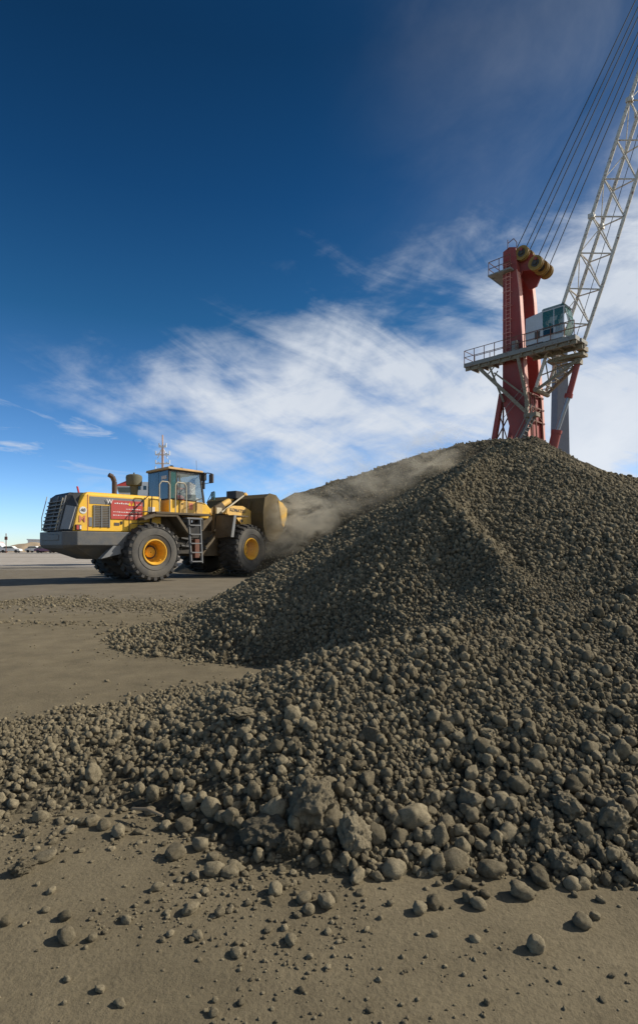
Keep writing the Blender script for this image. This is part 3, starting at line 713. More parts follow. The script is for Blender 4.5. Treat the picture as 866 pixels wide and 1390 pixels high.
MB().box(1.86,2.02,CY0-.02,CY0-.011,2.62,2.86).build('sticker', 'letter_pink', cab)
MB().bar((1.46,CY0-.012,2.46),(1.46,CY0-.012,3.9),.02).box(1.55,1.62,CY0-.03,CY0,2.80,2.84).build('door_edge', 'dark', cab)
# cab rails, mirrors
rr = MB(); ry = -1.58
rr.path([(.30,ry,2.42),(.30,ry,3.38),(.38,ry,3.50),(.62,ry,3.50),(.70,ry,3.40),(.70,ry,2.42)], .022)
rr.path([(.92,ry,2.42),(.92,ry,3.42),(1.0,ry,3.52),(1.28,ry,3.50),(1.36,ry,3.38),(1.36,ry,2.40)], .022)
rr.build('grab_rail', 'beige', ld, smooth=True)
mr = MB().path([(2.38,-.95,3.98),(2.40,-1.35,4.00),(2.42,-1.60,3.95)], .018).path([(2.38,-.95,3.6),(2.41,-1.5,3.62)], .012)
mo = mr.build('mirror_arm', 'black', ld)
MB().box(2.38,2.45,-1.70,-1.46,3.60,3.94).build('mirror', 'letter_dark', mo, bevel=.02)
MB().box(2.28,2.40,-1.30,-1.05,3.72,4.02).tube((2.34,-1.18,3.4),(2.34,-1.18,3.75),.05).build('work_lamp', 'black', mo, bevel=.02)
m2 = MB().path([(2.62,-.95,2.9),(2.66,-1.25,3.30),(2.66,-1.42,3.32)], .014); m2o = m2.build('mirror_arm', 'black', ld)
MB().box(2.63,2.68,-1.45,-1.22,2.98,3.30).build('mirror', 'cabgreen', m2o, bevel=.01)
fl = MB().path([(2.0,-1.2,2.44),(2.0,-1.2,2.95),(2.3,-1.15,3.05)], .018).path([(1.75,-1.0,2.4),(1.78,-1.0,3.0)], .012); fl.build('hand_hold', 'black', ld)
# ladder
la = MB(); ly = -1.58
for dx_ in (0, .48): la.bar((1.44+dx_,ly,2.28),(1.56+dx_*.94,ly,.62),.05,.10,up=(0,1,0))
la.box(1.36,2.0,ly-.06,-.9,2.22,2.28)
for k in range(5):
    z = .68+k*.33; x = 1.555-(z-.62)*.072; la.box(x, x+.45, ly-.10, ly+.14, z-.02, z+.02)
la.build('ladder', 'grey', ld, bevel=.006)
MB().box(1.95,2.15,-1.2,-.9,.8,1.5).build('battery_box', 'rust', ld, bevel=.02)
# seat and steering
sc_ = MB().box(1.25,1.75,-.35,.15,2.95,3.1).box(1.22,1.36,-.33,.13,3.05,3.65).box(2.2,2.5,-.4,.3,2.9,3.25).tube((2.2,-.1,3.1),(2.08,-.1,3.35),.02)
sc_.build('driver_seat', 'seat', ld, bevel=.04)

# front half: fender, arms, bucket
ff = MB().loft([[(1.06,-.72,2.34),(1.10,-1.62,2.34),(1.15,-1.62,2.34),(1.11,-.72,2.34)],[(.95,-.72,1.45),(.90,-1.58,1.52),(.95,-1.58,1.52),(1.0,-.72,1.45)]])
ff.box(1.06,1.95,-1.62,-.72,2.32,2.37).loft([[(1.06,.72,2.34),(1.10,1.62,2.34),(1.15,1.62,2.34),(1.11,.72,2.34)],[(.95,.72,1.45),(.90,1.58,1.52),(.95,1.58,1.52),(1.0,.72,1.45)]]).box(1.06,1.95,.72,1.62,2.32,2.37)
ffo = ff.build('front_fender', 'brown', ld, bevel=.01, **FL)
MB().prism([(1.09,2.37),(1.22,2.37),(1.06,1.50),(.91,1.50)], -1.635, -1.60).build('fender_edge', 'grey', ffo)
AP = [(1.30,2.45),(1.42,2.66),(1.75,2.80),(2.35,2.82),(2.85,2.66),(3.18,2.36),(3.42,1.95),(3.55,1.35),(3.30,1.20),(3.05,1.60),(2.80,2.0),(2.55,2.05),(2.30,2.0),(1.95,2.32)]
for sg_ in (-1, 1):
    a = MB().prism(AP, sg_*.98, sg_*.82).tube((2.25,sg_*.99,2.20),(2.25,sg_*1.0,2.20),.10,n=20).tube((1.45,sg_*1.0,2.52),(1.45,sg_*.8,2.52),.09,n=16)
    ao = a.build('lift_arm', 'yellow_dusty', ld, bevel=.02, **FL)
    if sg_ < 0:
        text('lettering', 'KOMATSU', .19, 'letter_dark', ao, (2.04, -.99, 2.61), (1,0,-.04), (.04,0,1), squash=1.05)
        MB().tube((2.25,-.992,2.20),(2.25,-1.005,2.20),.075,n=20).build('pin', 'black', ao)
MB().box(2.55,2.85,-.82,.82,2.1,2.5).tube((1.6,-.82,2.5),(1.6,.82,2.5),.06).build('cross_tube', 'yellow_dusty', ld, bevel=.02, **FL)
bc = MB().prism([(3.05,2.35),(3.28,2.25),(3.55,2.62),(3.62,3.2),(3.60,3.46),(3.48,3.54),(3.36,3.45),(3.36,3.1),(3.15,2.7)], -.20, .20)
bc.tube((3.48,-.23,3.40),(3.48,.23,3.40),.07,n=16).build('bell_crank', 'yellow_dusty', ld, bevel=.02, **FL)
cy = MB().tube((1.35,-.0,2.5),(2.6,-.0,3.1),.13,n=18).tube((2.6,0,3.1),(3.45,0,3.42),.06,n=14); cy.build('tilt_cylinder', 'yellow_dusty', ld, smooth=True, **FL)
MB().tube((1.0,-.7,1.75),(2.0,-.74,2.45),.05).tube((1.2,-.86,2.5),(2.55,-.86,3.28),.035).box(1.1,1.4,-.7,-.4,2.45,2.7).build('lift_cylinder', 'beige', ld, bevel=.01, **FL)
MB().box(2.72,3.22,-.28,.28,3.20,3.54).box(2.85,3.1,-.15,.15,3.0,3.2).build('lamp_box', 'black', ld, bevel=.02, **FL)
hs_ = MB()
for k in range(4): hs_.path([(3.1,-.2+.1*k,3.25),(3.28,-.2+.1*k,3.0),(3.22,-.2+.1*k,2.7)], .025)
hs_.build('hose', 'black', ld, **FL)
# bucket: curved shell with side plates
outer = [(3.30,3.38),(2.98,3.18),(2.86,2.55),(2.90,1.95),(3.05,1.56),(3.35,1.33),(3.85,1.43),(4.28,1.80)]
inner = [(4.24,1.86),(3.84,1.52),(3.38,1.40),(3.09,1.57),(2.92,1.98),(2.90,2.53),(3.05,3.05),(3.33,3.30)]
BWD = 1.66
bk = MB(); n = len(outer)
vs = [(x,y,z) for y in (-BWD, BWD) for x, z in outer+inner]; m = 2*n
fs = [(i, m+i, m+i+1, i+1) for i in range(m-1)] + [(m-1, 2*m-1, m, 0)]
bk.add(vs, fs)
for y in (-BWD, BWD-.05): bk.prism([(3.30,3.40),(2.97,3.19),(2.85,2.55),(2.89,1.95),(3.04,1.55),(3.35,1.31),(3.86,1.42),(4.28,1.80),(4.32,2.5),(4.14,3.06),(3.75,3.36)], y, y+.05)
for y in (-.9, -.3, .3, .9): bk.prism([(3.0,3.12),(2.82,2.55),(2.84,1.95),(2.70,2.0),(2.68,2.5),(2.85,3.05)], y-.04, y+.04)
bko = bk.build('bucket', 'bucket', ld, bevel=.012, **FL)
for y in (-BWD, BWD): MB().prism([(3.86,3.12),(4.12,3.05),(4.48,2.80),(4.42,2.35),(4.24,1.98),(4.10,2.10),(4.0,2.55)], y-.055, y+.03).build('side_cutter', 'yellow', bko, bevel=.01)
for k in range(8):
    y = -1.55+k*3.1/7; MB().prism([(4.18,1.72),(4.30,1.84),(4.56,1.96),(4.58,1.93),(4.34,1.70)], y-.07, y+.07).build('tooth', 'dark', bko, bevel=.01)
ol = MB(); o_ = [(3.33,3.22),(3.7,3.20),(4.0,2.6),(4.15,2.0),(3.84,1.55),(3.38,1.42),(3.1,1.58),(2.93,1.98),(2.91,2.53),(3.06,3.0)]
ol.prism(o_, -BWD+.06, BWD-.06); tag(ol.build('ore_load', 'heap', None), 'ore carried inside the raised bucket of the loader', 'ore load')
olb = bpy.data.objects['ore_load']; olb.matrix_world = Matrix.Translation((-6.85,20.07,0)) @ Matrix.Rotation(LR, 4, 'Z') @ Matrix.Translation((2.2,0,.10)) @ Matrix.Rotation(R(12.5), 4, 'Z')

# driver, seated, arms forward on the wheel
def person():
    J = [(0,0,0),(.0,0,.25),(.02,0,.48),(.04,0,.58),(.05,0,.66),          # pelvis spine chest neck headbase
         (0.03,.19,.50),(.22,.24,.30),(.46,.12,.34),(0.03,-.19,.50),(.22,-.24,.30),(.46,-.12,.34),
         (.06,.10,-.02),(.45,.13,.02),(.55,.13,-.36),(.06,-.10,-.02),(.45,-.13,.02),(.55,-.13,-.36)]
    E = [(0,1),(1,2),(2,3),(3,4),(2,5),(5,6),(6,7),(2,8),(8,9),(9,10),(0,11),(11,12),(12,13),(0,14),(14,15),(15,16)]
    rad = [.15,.15,.14,.06,.055,.07,.048,.036,.07,.048,.036,.10,.07,.05,.10,.07,.05]
    me = bpy.data.meshes.new('person'); me.from_pydata(J, E, []); o = bpy.data.objects.new('person', me); COL.objects.link(o)
    md = o.modifiers.new('skin', 'SKIN')
    lay = me.skin_vertices[0] if len(me.skin_vertices) else None
    if lay is None:
        bpy.context.view_layer.objects.active = o; o.select_set(True); bpy.ops.mesh.customdata_skin_add(); lay = me.skin_vertices[0]
    for i, r_ in enumerate(rad): lay.data[i].radius = (r_, r_); lay.data[i].use_root = (i == 0)
    sb = o.modifiers.new('sub', 'SUBSURF'); sb.levels = 2; sb.render_levels = 2
    me.materials.append(M['shirt'])
    import bmesh
    bm = bmesh.new(); bmesh.ops.create_icosphere(bm, subdivisions=3, radius=1)
    for v in bm.verts:
        x, y, z = v.co; f = 1.0
        if x > .75 and -.35 < z < .25 and abs(y) < .22: f = 1.0+.16*(1-abs(y)/.22)    # nose
        if x > .8 and .12 < z < .32 and .2 < abs(y) < .5: f = .95                      # eye sockets
        v.co = Vector((x*.098*f, y*.076*(1-.18*(z < -.4)), z*.122)) + Vector((.08, 0, .78))
    hm_ = bpy.data.meshes.new('head'); bm.to_mesh(hm_); bm.free(); hm_.materials.append(M['skin']); hm_.shade_smooth()
    h = bpy.data.objects.new('head', hm_); COL.objects.link(h); h.parent = o
    hat = MB(); hat.loft([[(.08+.108*math.cos(t)*k, .088*math.sin(t)*k, z) for t in [2*math.pi*i/16 for i in range(16)]] for k, z in ((1,.80),(1.0,.86),(.7,.905),(.2,.92))]).box(.14,.25,-.07,.07,.82,.835)
    hat.build('cap', 'hair', o, bevel=.01)
    for s_ in (-1, 1):
        hd = MB(); bx_ = Vector((.49, s_*.12, .34)); hd.box(.46,.53,s_*.12-.035,s_*.12+.035,.325,.355)
        for f_ in range(4):
            y = s_*.12-.03+.02*f_; hd.tube((.52,y,.345),(.565+.008*(f_ in (1,2)),y,.335),.0095,n=6).tube((.565,y,.335),(.572,y,.30),.009,n=6).tube((.572,y,.30),(.55,y,.285),.008,n=6)
        hd.tube((.48,s_*.12-s_*.035,.34),(.53,s_*.12-s_*.06,.325),.011,n=6); hd.build('hand', 'skin', o, bevel=.006)
    return o
dr = person()
dr.matrix_world = Matrix.Translation((-6.85,20.07,0)) @ Matrix.Rotation(LR, 4, 'Z') @ Matrix.Translation((1.55,-.10,3.13))
tag(dr, 'driver in a faded red work shirt and dark cap seated in the loader cab', 'person')

# ------------------------------------------------------------------ harbour crane
cr = empty('harbour_crane', (16.7, 45, 0), R(-45.6))
tag(cr, 'tall red harbour crane with cream lattice boom and grey operator cab, standing behind the heaps', 'crane')
COLP = [(-1.04,25.1),(-.5,25.3),(.03,25.1),(.30,21.5),(.57,17.3),(.85,13.4),(1.05,9.5),(1.4,4.0),(-.3,4.0),(-.25,10.0),(-1.08,13.1)]
for y0 in (-1.55, 1.05):
    c = MB().prism(COLP, y0, y0+.50); co = c.build('tower_column', 'cred', cr, bevel=.02)
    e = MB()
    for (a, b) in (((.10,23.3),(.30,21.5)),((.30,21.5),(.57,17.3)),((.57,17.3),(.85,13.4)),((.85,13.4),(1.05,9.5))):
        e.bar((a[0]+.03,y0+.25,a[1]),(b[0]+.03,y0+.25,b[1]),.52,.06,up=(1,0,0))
    e.build('column_sunlit_edge', 'cred_sunlit', co)  # strips over the sun-facing sides, their sunlight painted in as paler red
web = MB().prism([(-.9,24.6),(-.55,24.6),(-.55,13.4),(-.9,13.4)], -1.05, 1.05).prism([(.70,13.6),(.80,13.6),(1.15,6),(1.05,6)], -1.05, 1.05)
web.build('tower_web', 'cred', cr)
fp = MB()
for z in (13.4, 12.4, 11.3, 9.9): x = .86+(13.4-z)*.055; fp.bar((x+.06,-1.3,z),(x+.06,1.5,z),.10,.10)
for y in (-1.0, -.2, 1.0): fp.bar((.95,y,13.4),(1.20,y,9.0),.09,.09)
fp.bar((.95,-1.0,12.4),(1.1,1.0,11.4),.06).bar((.95,1.0,12.4),(1.1,-1.0,11.4),.06)
fp.build('front_lattice', 'rust', cr)
lad = MB()
for (xl, zt, zb) in ((-.55, 24.0, 16.6),):
    for d in (-.18, .18): lad.tube((xl+d,-1.66,zt),(xl+d,-1.66,zb),.025,n=6)
    k = zb
    while k < zt: lad.bar((xl-.18,-1.66,k),(xl+.18,-1.66,k),.03); k += .3
    for z in np.arange(17.2, 24, 1.1): lad.path([(xl-.32,-1.6,z),(xl-.3,-2.0,z),(xl+.3,-2.0,z),(xl+.32,-1.6,z)], .018, 5)
lad.build('column_ladder', 'cred_sunlit', cr)
# rear struts
for y in (-1.3, 1.3):
    s_ = MB().bar((-1.25,y,13.7),(-2.5,y,7.0),.36,.40,up=(0,1,0)); s_.build('rear_strut', 'cred', cr, bevel=.02)
    MB().bar((-1.12,y,13.0),(-1.25,y,7),.10).bar((-2.0,y,9.6),(-.3,y,12.4),.08).bar((-2.1,y,9.5),(-.3,y,9.3),.08).bar((-1.5,y,12.2),(-.4,y,8.6),.07).build('strut_bracing', 'rust', cr)
# lower structure: slewing deck, chassis, legs
MB().box(-4.5,3.0,-2.2,2.2,3.0,4.4).box(-4.3,-1.6,-1.9,1.9,4.4,6.6).build('slewing_deck', 'cred', cr, bevel=.05)
MB().tube((0,0,2.0),(0,0,3.0),1.8,n=32).box(-5,5,-1.5,1.5,1.1,2.0).box(-1.5,1.5,-5,5,1.1,2.0).build('chassis', 'cgrey', cr, bevel=.05)
for x, y in ((-4.6,-3.8),(4.6,-3.8),(-4.6,3.8),(4.6,3.8)):
    MB().box(x-.6,x+.6,y-.6,y+.6,0,.3).tube((x,y,.3),(x,y,1.6),.25).bar((x*.3,y*.3,1.5),(x,y,1.5),.5).build('outrigger', 'cgrey', cr, bevel=.03)
# top platform and sheaves
tp = MB().box(-2.05,-.1,-2.15,-1.55,23.25,23.37).box(-2.05,-1.05,-1.55,1.2,23.25,23.37).prism([(-2.05,23.25),(-1.95,23.25),(-1.04,22.2),(-1.04,22.35)],-1.6,-1.5).prism([(-2.05,23.25),(-1.95,23.25),(-1.04,22.2),(-1.04,22.35)],.6,.7)
tpo = tp.build('top_platform', 'cgrey', cr)
tr_ = MB()
for a in ((-2.0,-2.1),(-.15,-2.1),(-1.1,-2.1),(-2.0,-.2),(-2.0,1.15)): tr_.tube((*a,23.37),(*a,24.4),.03,n=6)
for z in (23.85, 24.4): tr_.path([(-.15,-2.1,z),(-2.0,-2.1,z),(-2.0,1.15,z)], .03, 6)
tr_.tube((-.6,-1.6,25.1),(-.6,-1.6,25.9),.03,n=6).path([(-.6,-1.6,25.6),(-.1,-1.6,25.8),(.15,-1.6,25.4),(.15,-1.6,24.8)], .03, 6)
tr_.build('railing', 'rust', tpo)
def sheave(x, y, z, r=.56):
    s = MB(); s.lathe([(-.11,.10),(-.11,r*.62),(-.14,r*.66),(-.16,r),(-.11,r),(-.03,r*.86),(.03,r*.86),(.11,r),(.16,r),(.14,r*.66),(.11,r*.62),(.11,.10)], (x,y,z), 32); s.tube((x,y-.2,z),(x,y+.2,z),.12,n=16)
    o = s.build('sheave', 'ochre', cr, smooth=True)
    h = MB().tube((x,y-.24,z),(x,y+.24,z),.14,n=16).lathe([(-.125,.15),(-.125,.30)], (x,y,z), 24); h.build('hub', 'dark', o); return o
for x, y, z in ((.48,-1.35,24.5),(.48,-.45,24.5),(1.5,-1.15,23.4),(1.5,-.1,23.4),(.48,.7,24.5),(1.5,.7,23.4)): sheave(x, y, z)
MB().prism([(-.6,23.9),(.03,24.6),(.7,24.8),(1.75,23.6),(1.3,23.1),(.3,23.3),(.05,22.9)], -.95, -.80).prism([(-.6,23.9),(.03,24.6),(.7,24.8),(1.75,23.6),(1.25,23.0),(.9,22.3),(.3,22.2)], .30, .45).tube((.48,-1.6,24.75),(.48,1.2,24.75),.12).tube((1.55,-1.4,23.7),(1.55,1.2,23.7),.12).build('sheave_bracket', 'cred', cr)
# walkway with railings
wk = MB().box(-4.05,5.0,-2.50,-1.60,16.22,16.55).box(-4.05,-1.1,-1.60,-.75,16.25,16.50).box(1.0,5.1,-1.60,-.4,16.22,16.50)
wk.box(-1.1,1.1,-2.42,-1.60,16.56,16.60)
wko = wk.build('walkway', 'cgrey', cr, bevel=.02)
un = MB()
for x in np.arange(-3.6, 5.0, .9): un.box(x-.05,x+.05,-2.45,-.8 if x < -1.1 or x > 1.1 else -1.62,16.02,16.21)
un.box(-4.0,5.0,-2.3,-2.2,15.95,16.2).box(1.2,5.1,-1.0,-.9,15.9,16.2)
un.build('walkway_beam', 'cdirty', wko)
rg = MB()
xs_ = [-4.0,-3.1,-2.2,-1.3,-.4,.5,1.2,2.2,3.2,4.2,4.9]
for x in xs_: rg.tube((x,-2.47,16.55),(x,-2.47,17.6),.032,n=6)
for z in (17.05, 17.6): rg.tube((-4.0,-2.47,z),(4.9,-2.47,z),.028,n=6)
for z in (17.05, 17.6): rg.path([(-4.0,-2.47,z),(-4.0,-.8,z),(-1.2,-.8,z)], .028, 6)
for x in (-4.0,-2.6,-1.2): rg.tube((x,-.8,16.5),(x,-.8,17.6),.03,n=6)
rg.build('railing', 'rust', wko)
MB().box(-.1,.35,-2.0,-1.62,16.6,17.5).build('control_box', 'cgrey', cr, bevel=.02)
# operator cab
CAB = [(1.25,16.75),(4.05,16.75),(4.40,17.0),(4.45,18.3),(4.15,18.95),(2.6,18.95),(1.25,18.75)]
oc = MB().prism([(1.22,16.7),(2.55,16.7),(2.55,18.98),(1.22,18.78)], -2.35, -1.05).box(2.55,4.1,-2.35,-1.05,16.65,16.85).box(2.55,4.1,-2.35,-1.05,18.88,18.97).box(3.35,3.42,-2.36,-2.30,16.8,18.95)
oc.bar((4.08,-2.32,16.8),(4.12,-2.32,18.95),.07).bar((4.08,-1.08,16.8),(4.12,-1.08,18.95),.07)
oco = oc.build('operator_cab', 'cabw', cr, bevel=.02)
MB().box(2.52,4.06,-2.33,-2.31,17.55,18.90).build('side_window', 'cabgreen', oco)
MB().box(2.50,4.06,-2.34,-2.29,16.85,17.54).build('side_panel', 'cabw', oco)
MB().box(2.60,3.35,-2.36,-2.345,17.05,17.5).build('lower_window', 'tint', oco)
MB().box(3.50,4.0,-2.36,-2.345,16.95,17.6).build('lower_window', 'pane', oco)
MB().box(1.95,2.35,-2.37,-2.355,17.0,17.55).build('cab_hatch', 'letter_dark', oco)
MB().loft([[(4.10,-2.3,16.85),(4.14,-2.3,16.85),(4.14,-1.1,16.85),(4.10,-1.1,16.85)],[(4.42,-2.3,17.6),(4.46,-2.3,17.6),(4.46,-1.1,17.6),(4.42,-1.1,17.6)],[(4.12,-2.3,18.9),(4.16,-2.3,18.9),(4.16,-1.1,18.9),(4.12,-1.1,18.9)]]).build('front_window', 'cabgreen', oco)
MB().prism([(2.5,18.99),(4.25,18.99),(4.0,19.1),(2.6,19.1)], -2.4, -1.0).build('cab_roof', 'cabgreen', oco)
MB().box(2.9,3.5,-2.0,-1.4,16.85,17.4).box(2.85,3.0,-2.0,-1.4,17.3,18.1).build('operator_seat', 'seat', oco, bevel=.05)
# struts under the walkway
ub = MB().bar((-2.85,-2.1,16.0),(1.05,-1.75,11.7),.26,.26).bar((-1.95,-2.1,16.0),(-.9,-1.7,12.9),.16).bar((.55,-2.2,16.0),(1.15,-1.75,12.2),.20).bar((-1.5,-2.1,15.3),(.95,-1.7,13.0),.13).bar((1.0,-1.75,13.0),(1.1,-1.75,10.9),.22)
ub.bar((-2.2,-2.1,15.2),(-1.5,-2.1,15.8),.07).bar((-1.7,-2.1,14.7),(-1.2,-2.1,15.4),.07)
ub.box(.9,1.9,-2.0,-1.3,11.3,11.6)
ub.build('walkway_brace', 'cdirty', cr)
sw = MB()
for y in (-2.1,-1.6): sw.bar((1.6,y,11.3),(.05,y,8.6),.06,.18); sw.tube((1.6,y,12.2),(.05,y,9.5),.03,n=6)
for k in range(11): t = k/10; sw.box(1.6-1.55*t-.12,1.6-1.55*t+.12,-2.1,-1.6,11.28-2.7*t,11.32-2.7*t)
for y in (-1.9,): sw.tube((.7,y,13.6),(-1.0,y,12.0),.02,n=5).tube((.9,y,13.2),(-.8,y,11.6),.02,n=5)
sw.build('stairway', 'cgrey', cr)
# boom: two upper chords, one lower chord, lacing
tipz = 48.0
def chA(z): return 1.35+(z-13.6)*(8.61-1.35)/(33.94-13.6)
def chC(z): return 4.30+(z-15.35)*(8.34-4.30)/(27.64-15.35)
def hw(z): return .95 if z < 40 else .95-(z-40)/8*.75
A = lambda z: Vector((chA(z), -hw(z), z)); B = lambda z: Vector((chA(z), hw(z), z))
def C(z): return Vector((min(chC(z), chA(z)+2.2-max(0, z-36)*.16), 0, z))
bmo = MB()
zs = [13.6, 20, 27, 34, 41, tipz]
for f in (A, B):
    for a, b in zip(zs, zs[1:]): bmo.tube(f(a), f(b), .13, n=10)
zc = [15.35, 21, 27, 33, 36, 42, tipz]
for a, b in zip(zc, zc[1:]): bmo.tube(C(a), C(b), .13, n=10)
z = 16.0; k = 0; st_ = 2.35
while z < tipz-st_:
    bmo.tube(A(z), B(z), .06, n=6); mz = z+st_/2; cz_ = max(mz-1.6, 15.4)
    for f in (A, B): bmo.tube(f(z), C(cz_), .05, n=6).tube(C(cz_), f(z+st_), .05, n=6)
    (bmo.tube(A(z), B(z+st_), .035, n=6) if k % 2 else bmo.tube(B(z), A(z+st_), .035, n=6))
    if k % 3 == 1:
        for f in (A, B): bmo.box(f(z).x-.2, f(z).x+.2, f(z).y-.2, f(z).y+.2, z-.16, z+.16)
    z += st_; k += 1
bo = bmo.build('boom', 'ccream', cr, smooth=True)
bf = MB()
P0 = Vector((1.45,-.95,13.55)); P1 = Vector((1.45,.95,13.55)); K = Vector((4.3,0,15.35))
for p_ in (P0, P1): bf.bar(p_, K+Vector((0,p_.y*.3,0)), .19, .19)
for t in (.2,.42,.64,.84): bf.tube(P0.lerp(K, t), P1.lerp(K, t), .06, n=6)
for t, u in ((.0,.2),(.2,.42),(.42,.64),(.64,.84)): bf.tube(P0.lerp(K, t), P1.lerp(K, u), .045, n=6)
for z in (14.6, 15.6, 16.6):
    bf.tube(A(z), C(15.4), .05, n=6).tube(B(z), C(15.4), .05, n=6)
for t in (.3,.6): bf.tube(P0.lerp(K, t), A(15.2+2*t), .05, n=6).tube(P1.lerp(K, t), B(15.2+2*t), .05, n=6)
bf.tube((1.45,-1.15,13.55),(1.45,1.15,13.55),.20,n=18).box(4.05,4.5,-.3,.3,15.1,15.5)
bf.build('boom_foot', 'cdirty', cr)
MB().box(2.2,4.9,-.7,.2,15.55,15.8).box(4.5,5.0,-1.2,.0,15.85,16.2).build('cable_tray', 'cdirty', cr)
MB().tube(C(15.3)+Vector((.05,0,-.1)), (3.58,0,12.9), .22, n=16).tube((3.58,0,13.0),(3.52,0,12.7),.30,n=16).tube((2.62,0,10.2),(1.2,0,4.4),.36,n=18).tube((2.66,0,10.35),(2.60,0,10.1),.40,n=18).build('luffing_cylinder', 'cred', cr, smooth=True)
MB().tube((3.6,0,12.9),(2.6,0,10.1),.17,n=16).build('piston_rod', 'cyl', cr, smooth=True)
# ropes
tipv = Vector((13.8, 0, tipz))
hd = MB().box(13.2,14.6,-.35,.35,47.4,48.6).tube((13.8,-.5,48.1),(13.8,.5,48.1),.6,n=20); hd.build('boom_head', 'cred', cr)
for i, (x, y, z, yt) in enumerate(((.02,-1.35,25.05,-.45),(.25,-.45,25.15,-.30),(.95,-1.1,24.6,-.05),(1.15,-.1,24.3,.1),(1.4,.5,24.2,.3),(1.75,.9,24.0,.45))):
    MB().tube((x,y,z),(13.7,yt,48.3-.25*i),.034,n=6).build('rope', 'rope', cr)
MB().tube((3.9,.3,17),(13.7,.3,47.6),.025,n=5).build('hoist_rope', 'rope', cr)

# slate column of another structure and a lamp post behind
gc = MB().loft([[(-.72,-.6,0),(.72,-.6,0),(.72,.6,0),(-.72,.6,0)],[(-.66,-.55,10),(.66,-.55,10),(.66,.55,10),(-.66,.55,10)],[(-.50,-.45,20.3),(.50,-.45,20.3),(.50,.45,20.3),(-.50,.45,20.3)]]).box(-.9,.9,-.8,.8,0,.3)
gco = gc.build('steel_column', 'colum', loc=(22.8, 52.3, 0), rotz=R(10), bevel=.03); tag(gco, 'plain slate-grey steel column rising behind the red crane boom foot', 'column')
lp = MB().tube((0,0,0),(0,0,9.3),.13,.10,n=10).box(-.25,.25,-.25,.25,0,.12); lpo = lp.build('lamp_post', 'cgrey', loc=(23.6, 52.8-.5, 0))
MB().loft([[(.26*math.cos(t),.26*math.sin(t),9.3) for t in [math.pi*i/6 for i in range(12)]],[(.36*math.cos(t),.36*math.sin(t),9.75) for t in [math.pi*i/6 for i in range(12)]],[(.10*math.cos(t),.10*math.sin(t),10.1) for t in [math.pi*i/6 for i in range(12)]]]).build('lamp_head', 'cgrey', lpo)
tag(lpo, 'slim lamp post with a round head beside the slate-grey column', 'lamp post')

# ------------------------------------------------------------------ ship behind the loader
sh = empty('moored_ship', (-32, 112, 0)); tag(sh, 'white ship with a tall aerial mast and a red-edged wheelhouse, moored behind the loader', 'ship')
hp = lambda z, k: [(-13*k,0,z),(-11*k,-3.2,z),(12,-3.6,z),(14,-3,z),(14,3,z),(12,3.6,z),(-11*k,3.2,z)]
MB().loft([hp(-.5,.85), hp(3.4,1.0), hp(4.4,1.08)]).build('hull', 'blue', sh, bevel=.05)
MB().box(-6.5,8.5,-3,3,4.4,8.8).box(-5.0,7.0,-2.8,2.8,8.8,11.4).build('superstructure', 'white', sh, bevel=.08)
wn = MB()
for k in range(9): wn.box(-4.5+k*1.2,-3.8+k*1.2,-2.86,-2.80,9.6,10.6)
wn.build('window', 'tint', sh)
MB().box(-4.4,6.4,-2.5,2.5,11.4,14.2).build('upper_deckhouse', 'white', sh, bevel=.05)
u = MB()
for k in range(8): u.box(-3.9+k*1.1,-3.3+k*1.1,-2.56,-2.5,12.6,13.4)
u.build('window', 'tint', sh)
MB().loft([[(-7.6,-2,11.3),(-4.5,-2,11.3),(-4.5,2,11.3),(-7.6,2,11.3)],[(-8.4,-2.3,13.4),(-4.5,-2.3,13.4),(-4.5,2.3,13.4),(-8.4,2.3,13.4)]]).build('wheelhouse', 'white', sh)
MB().loft([[(-7.7,-2.35,12.1),(-5.2,-2.35,12.1),(-5.2,-2.1,12.1),(-7.7,-2.1,12.1)],[(-8.0,-2.4,13.1),(-5.0,-2.4,13.1),(-5.0,-2.2,13.1),(-8.0,-2.2,13.1)]]).build('window', 'tint', sh)
MB().loft([[(-8.7,-2.5,13.4),(-4.4,-2.5,13.4),(-4.4,2.5,13.4),(-8.7,2.5,13.4)],[(-6.6,-1.5,14.5),(-5.0,-1.5,14.5),(-5.0,1.5,14.5),(-6.6,1.5,14.5)]]).build('wheelhouse_roof', 'sign', sh)
ma = MB().bar((.3,0,12.6),(.3,0,21.4),.36).tube((.3,0,21.4),(.3,0,24.0),.14); ma.build('mast', 'orange', sh)
mb_ = MB()
for z, w_ in ((14.6,1.6),(15.8,1.5),(17.0,1.45),(18.2,1.4),(20.0,1.4),(21.6,.7)):
    mb_.bar((.3-w_,0,z),(.3+w_,0,z),.26)
    for s_ in (-1,1):
        mb_.tube((.3+s_*w_,0,z-.1),(.3+s_*w_,0,z+.75),.13,n=5).box(.3+s_*w_*.6-.12,.3+s_*w_*.6+.12,-.12,.12,z+.05,z+.35)
for s_ in (-1,1): mb_.tube((.3+s_*1.0,0,19.2),(.3+s_*.3,0,21),.1,n=5)
mb_.build('aerial_yard', 'white', sh)

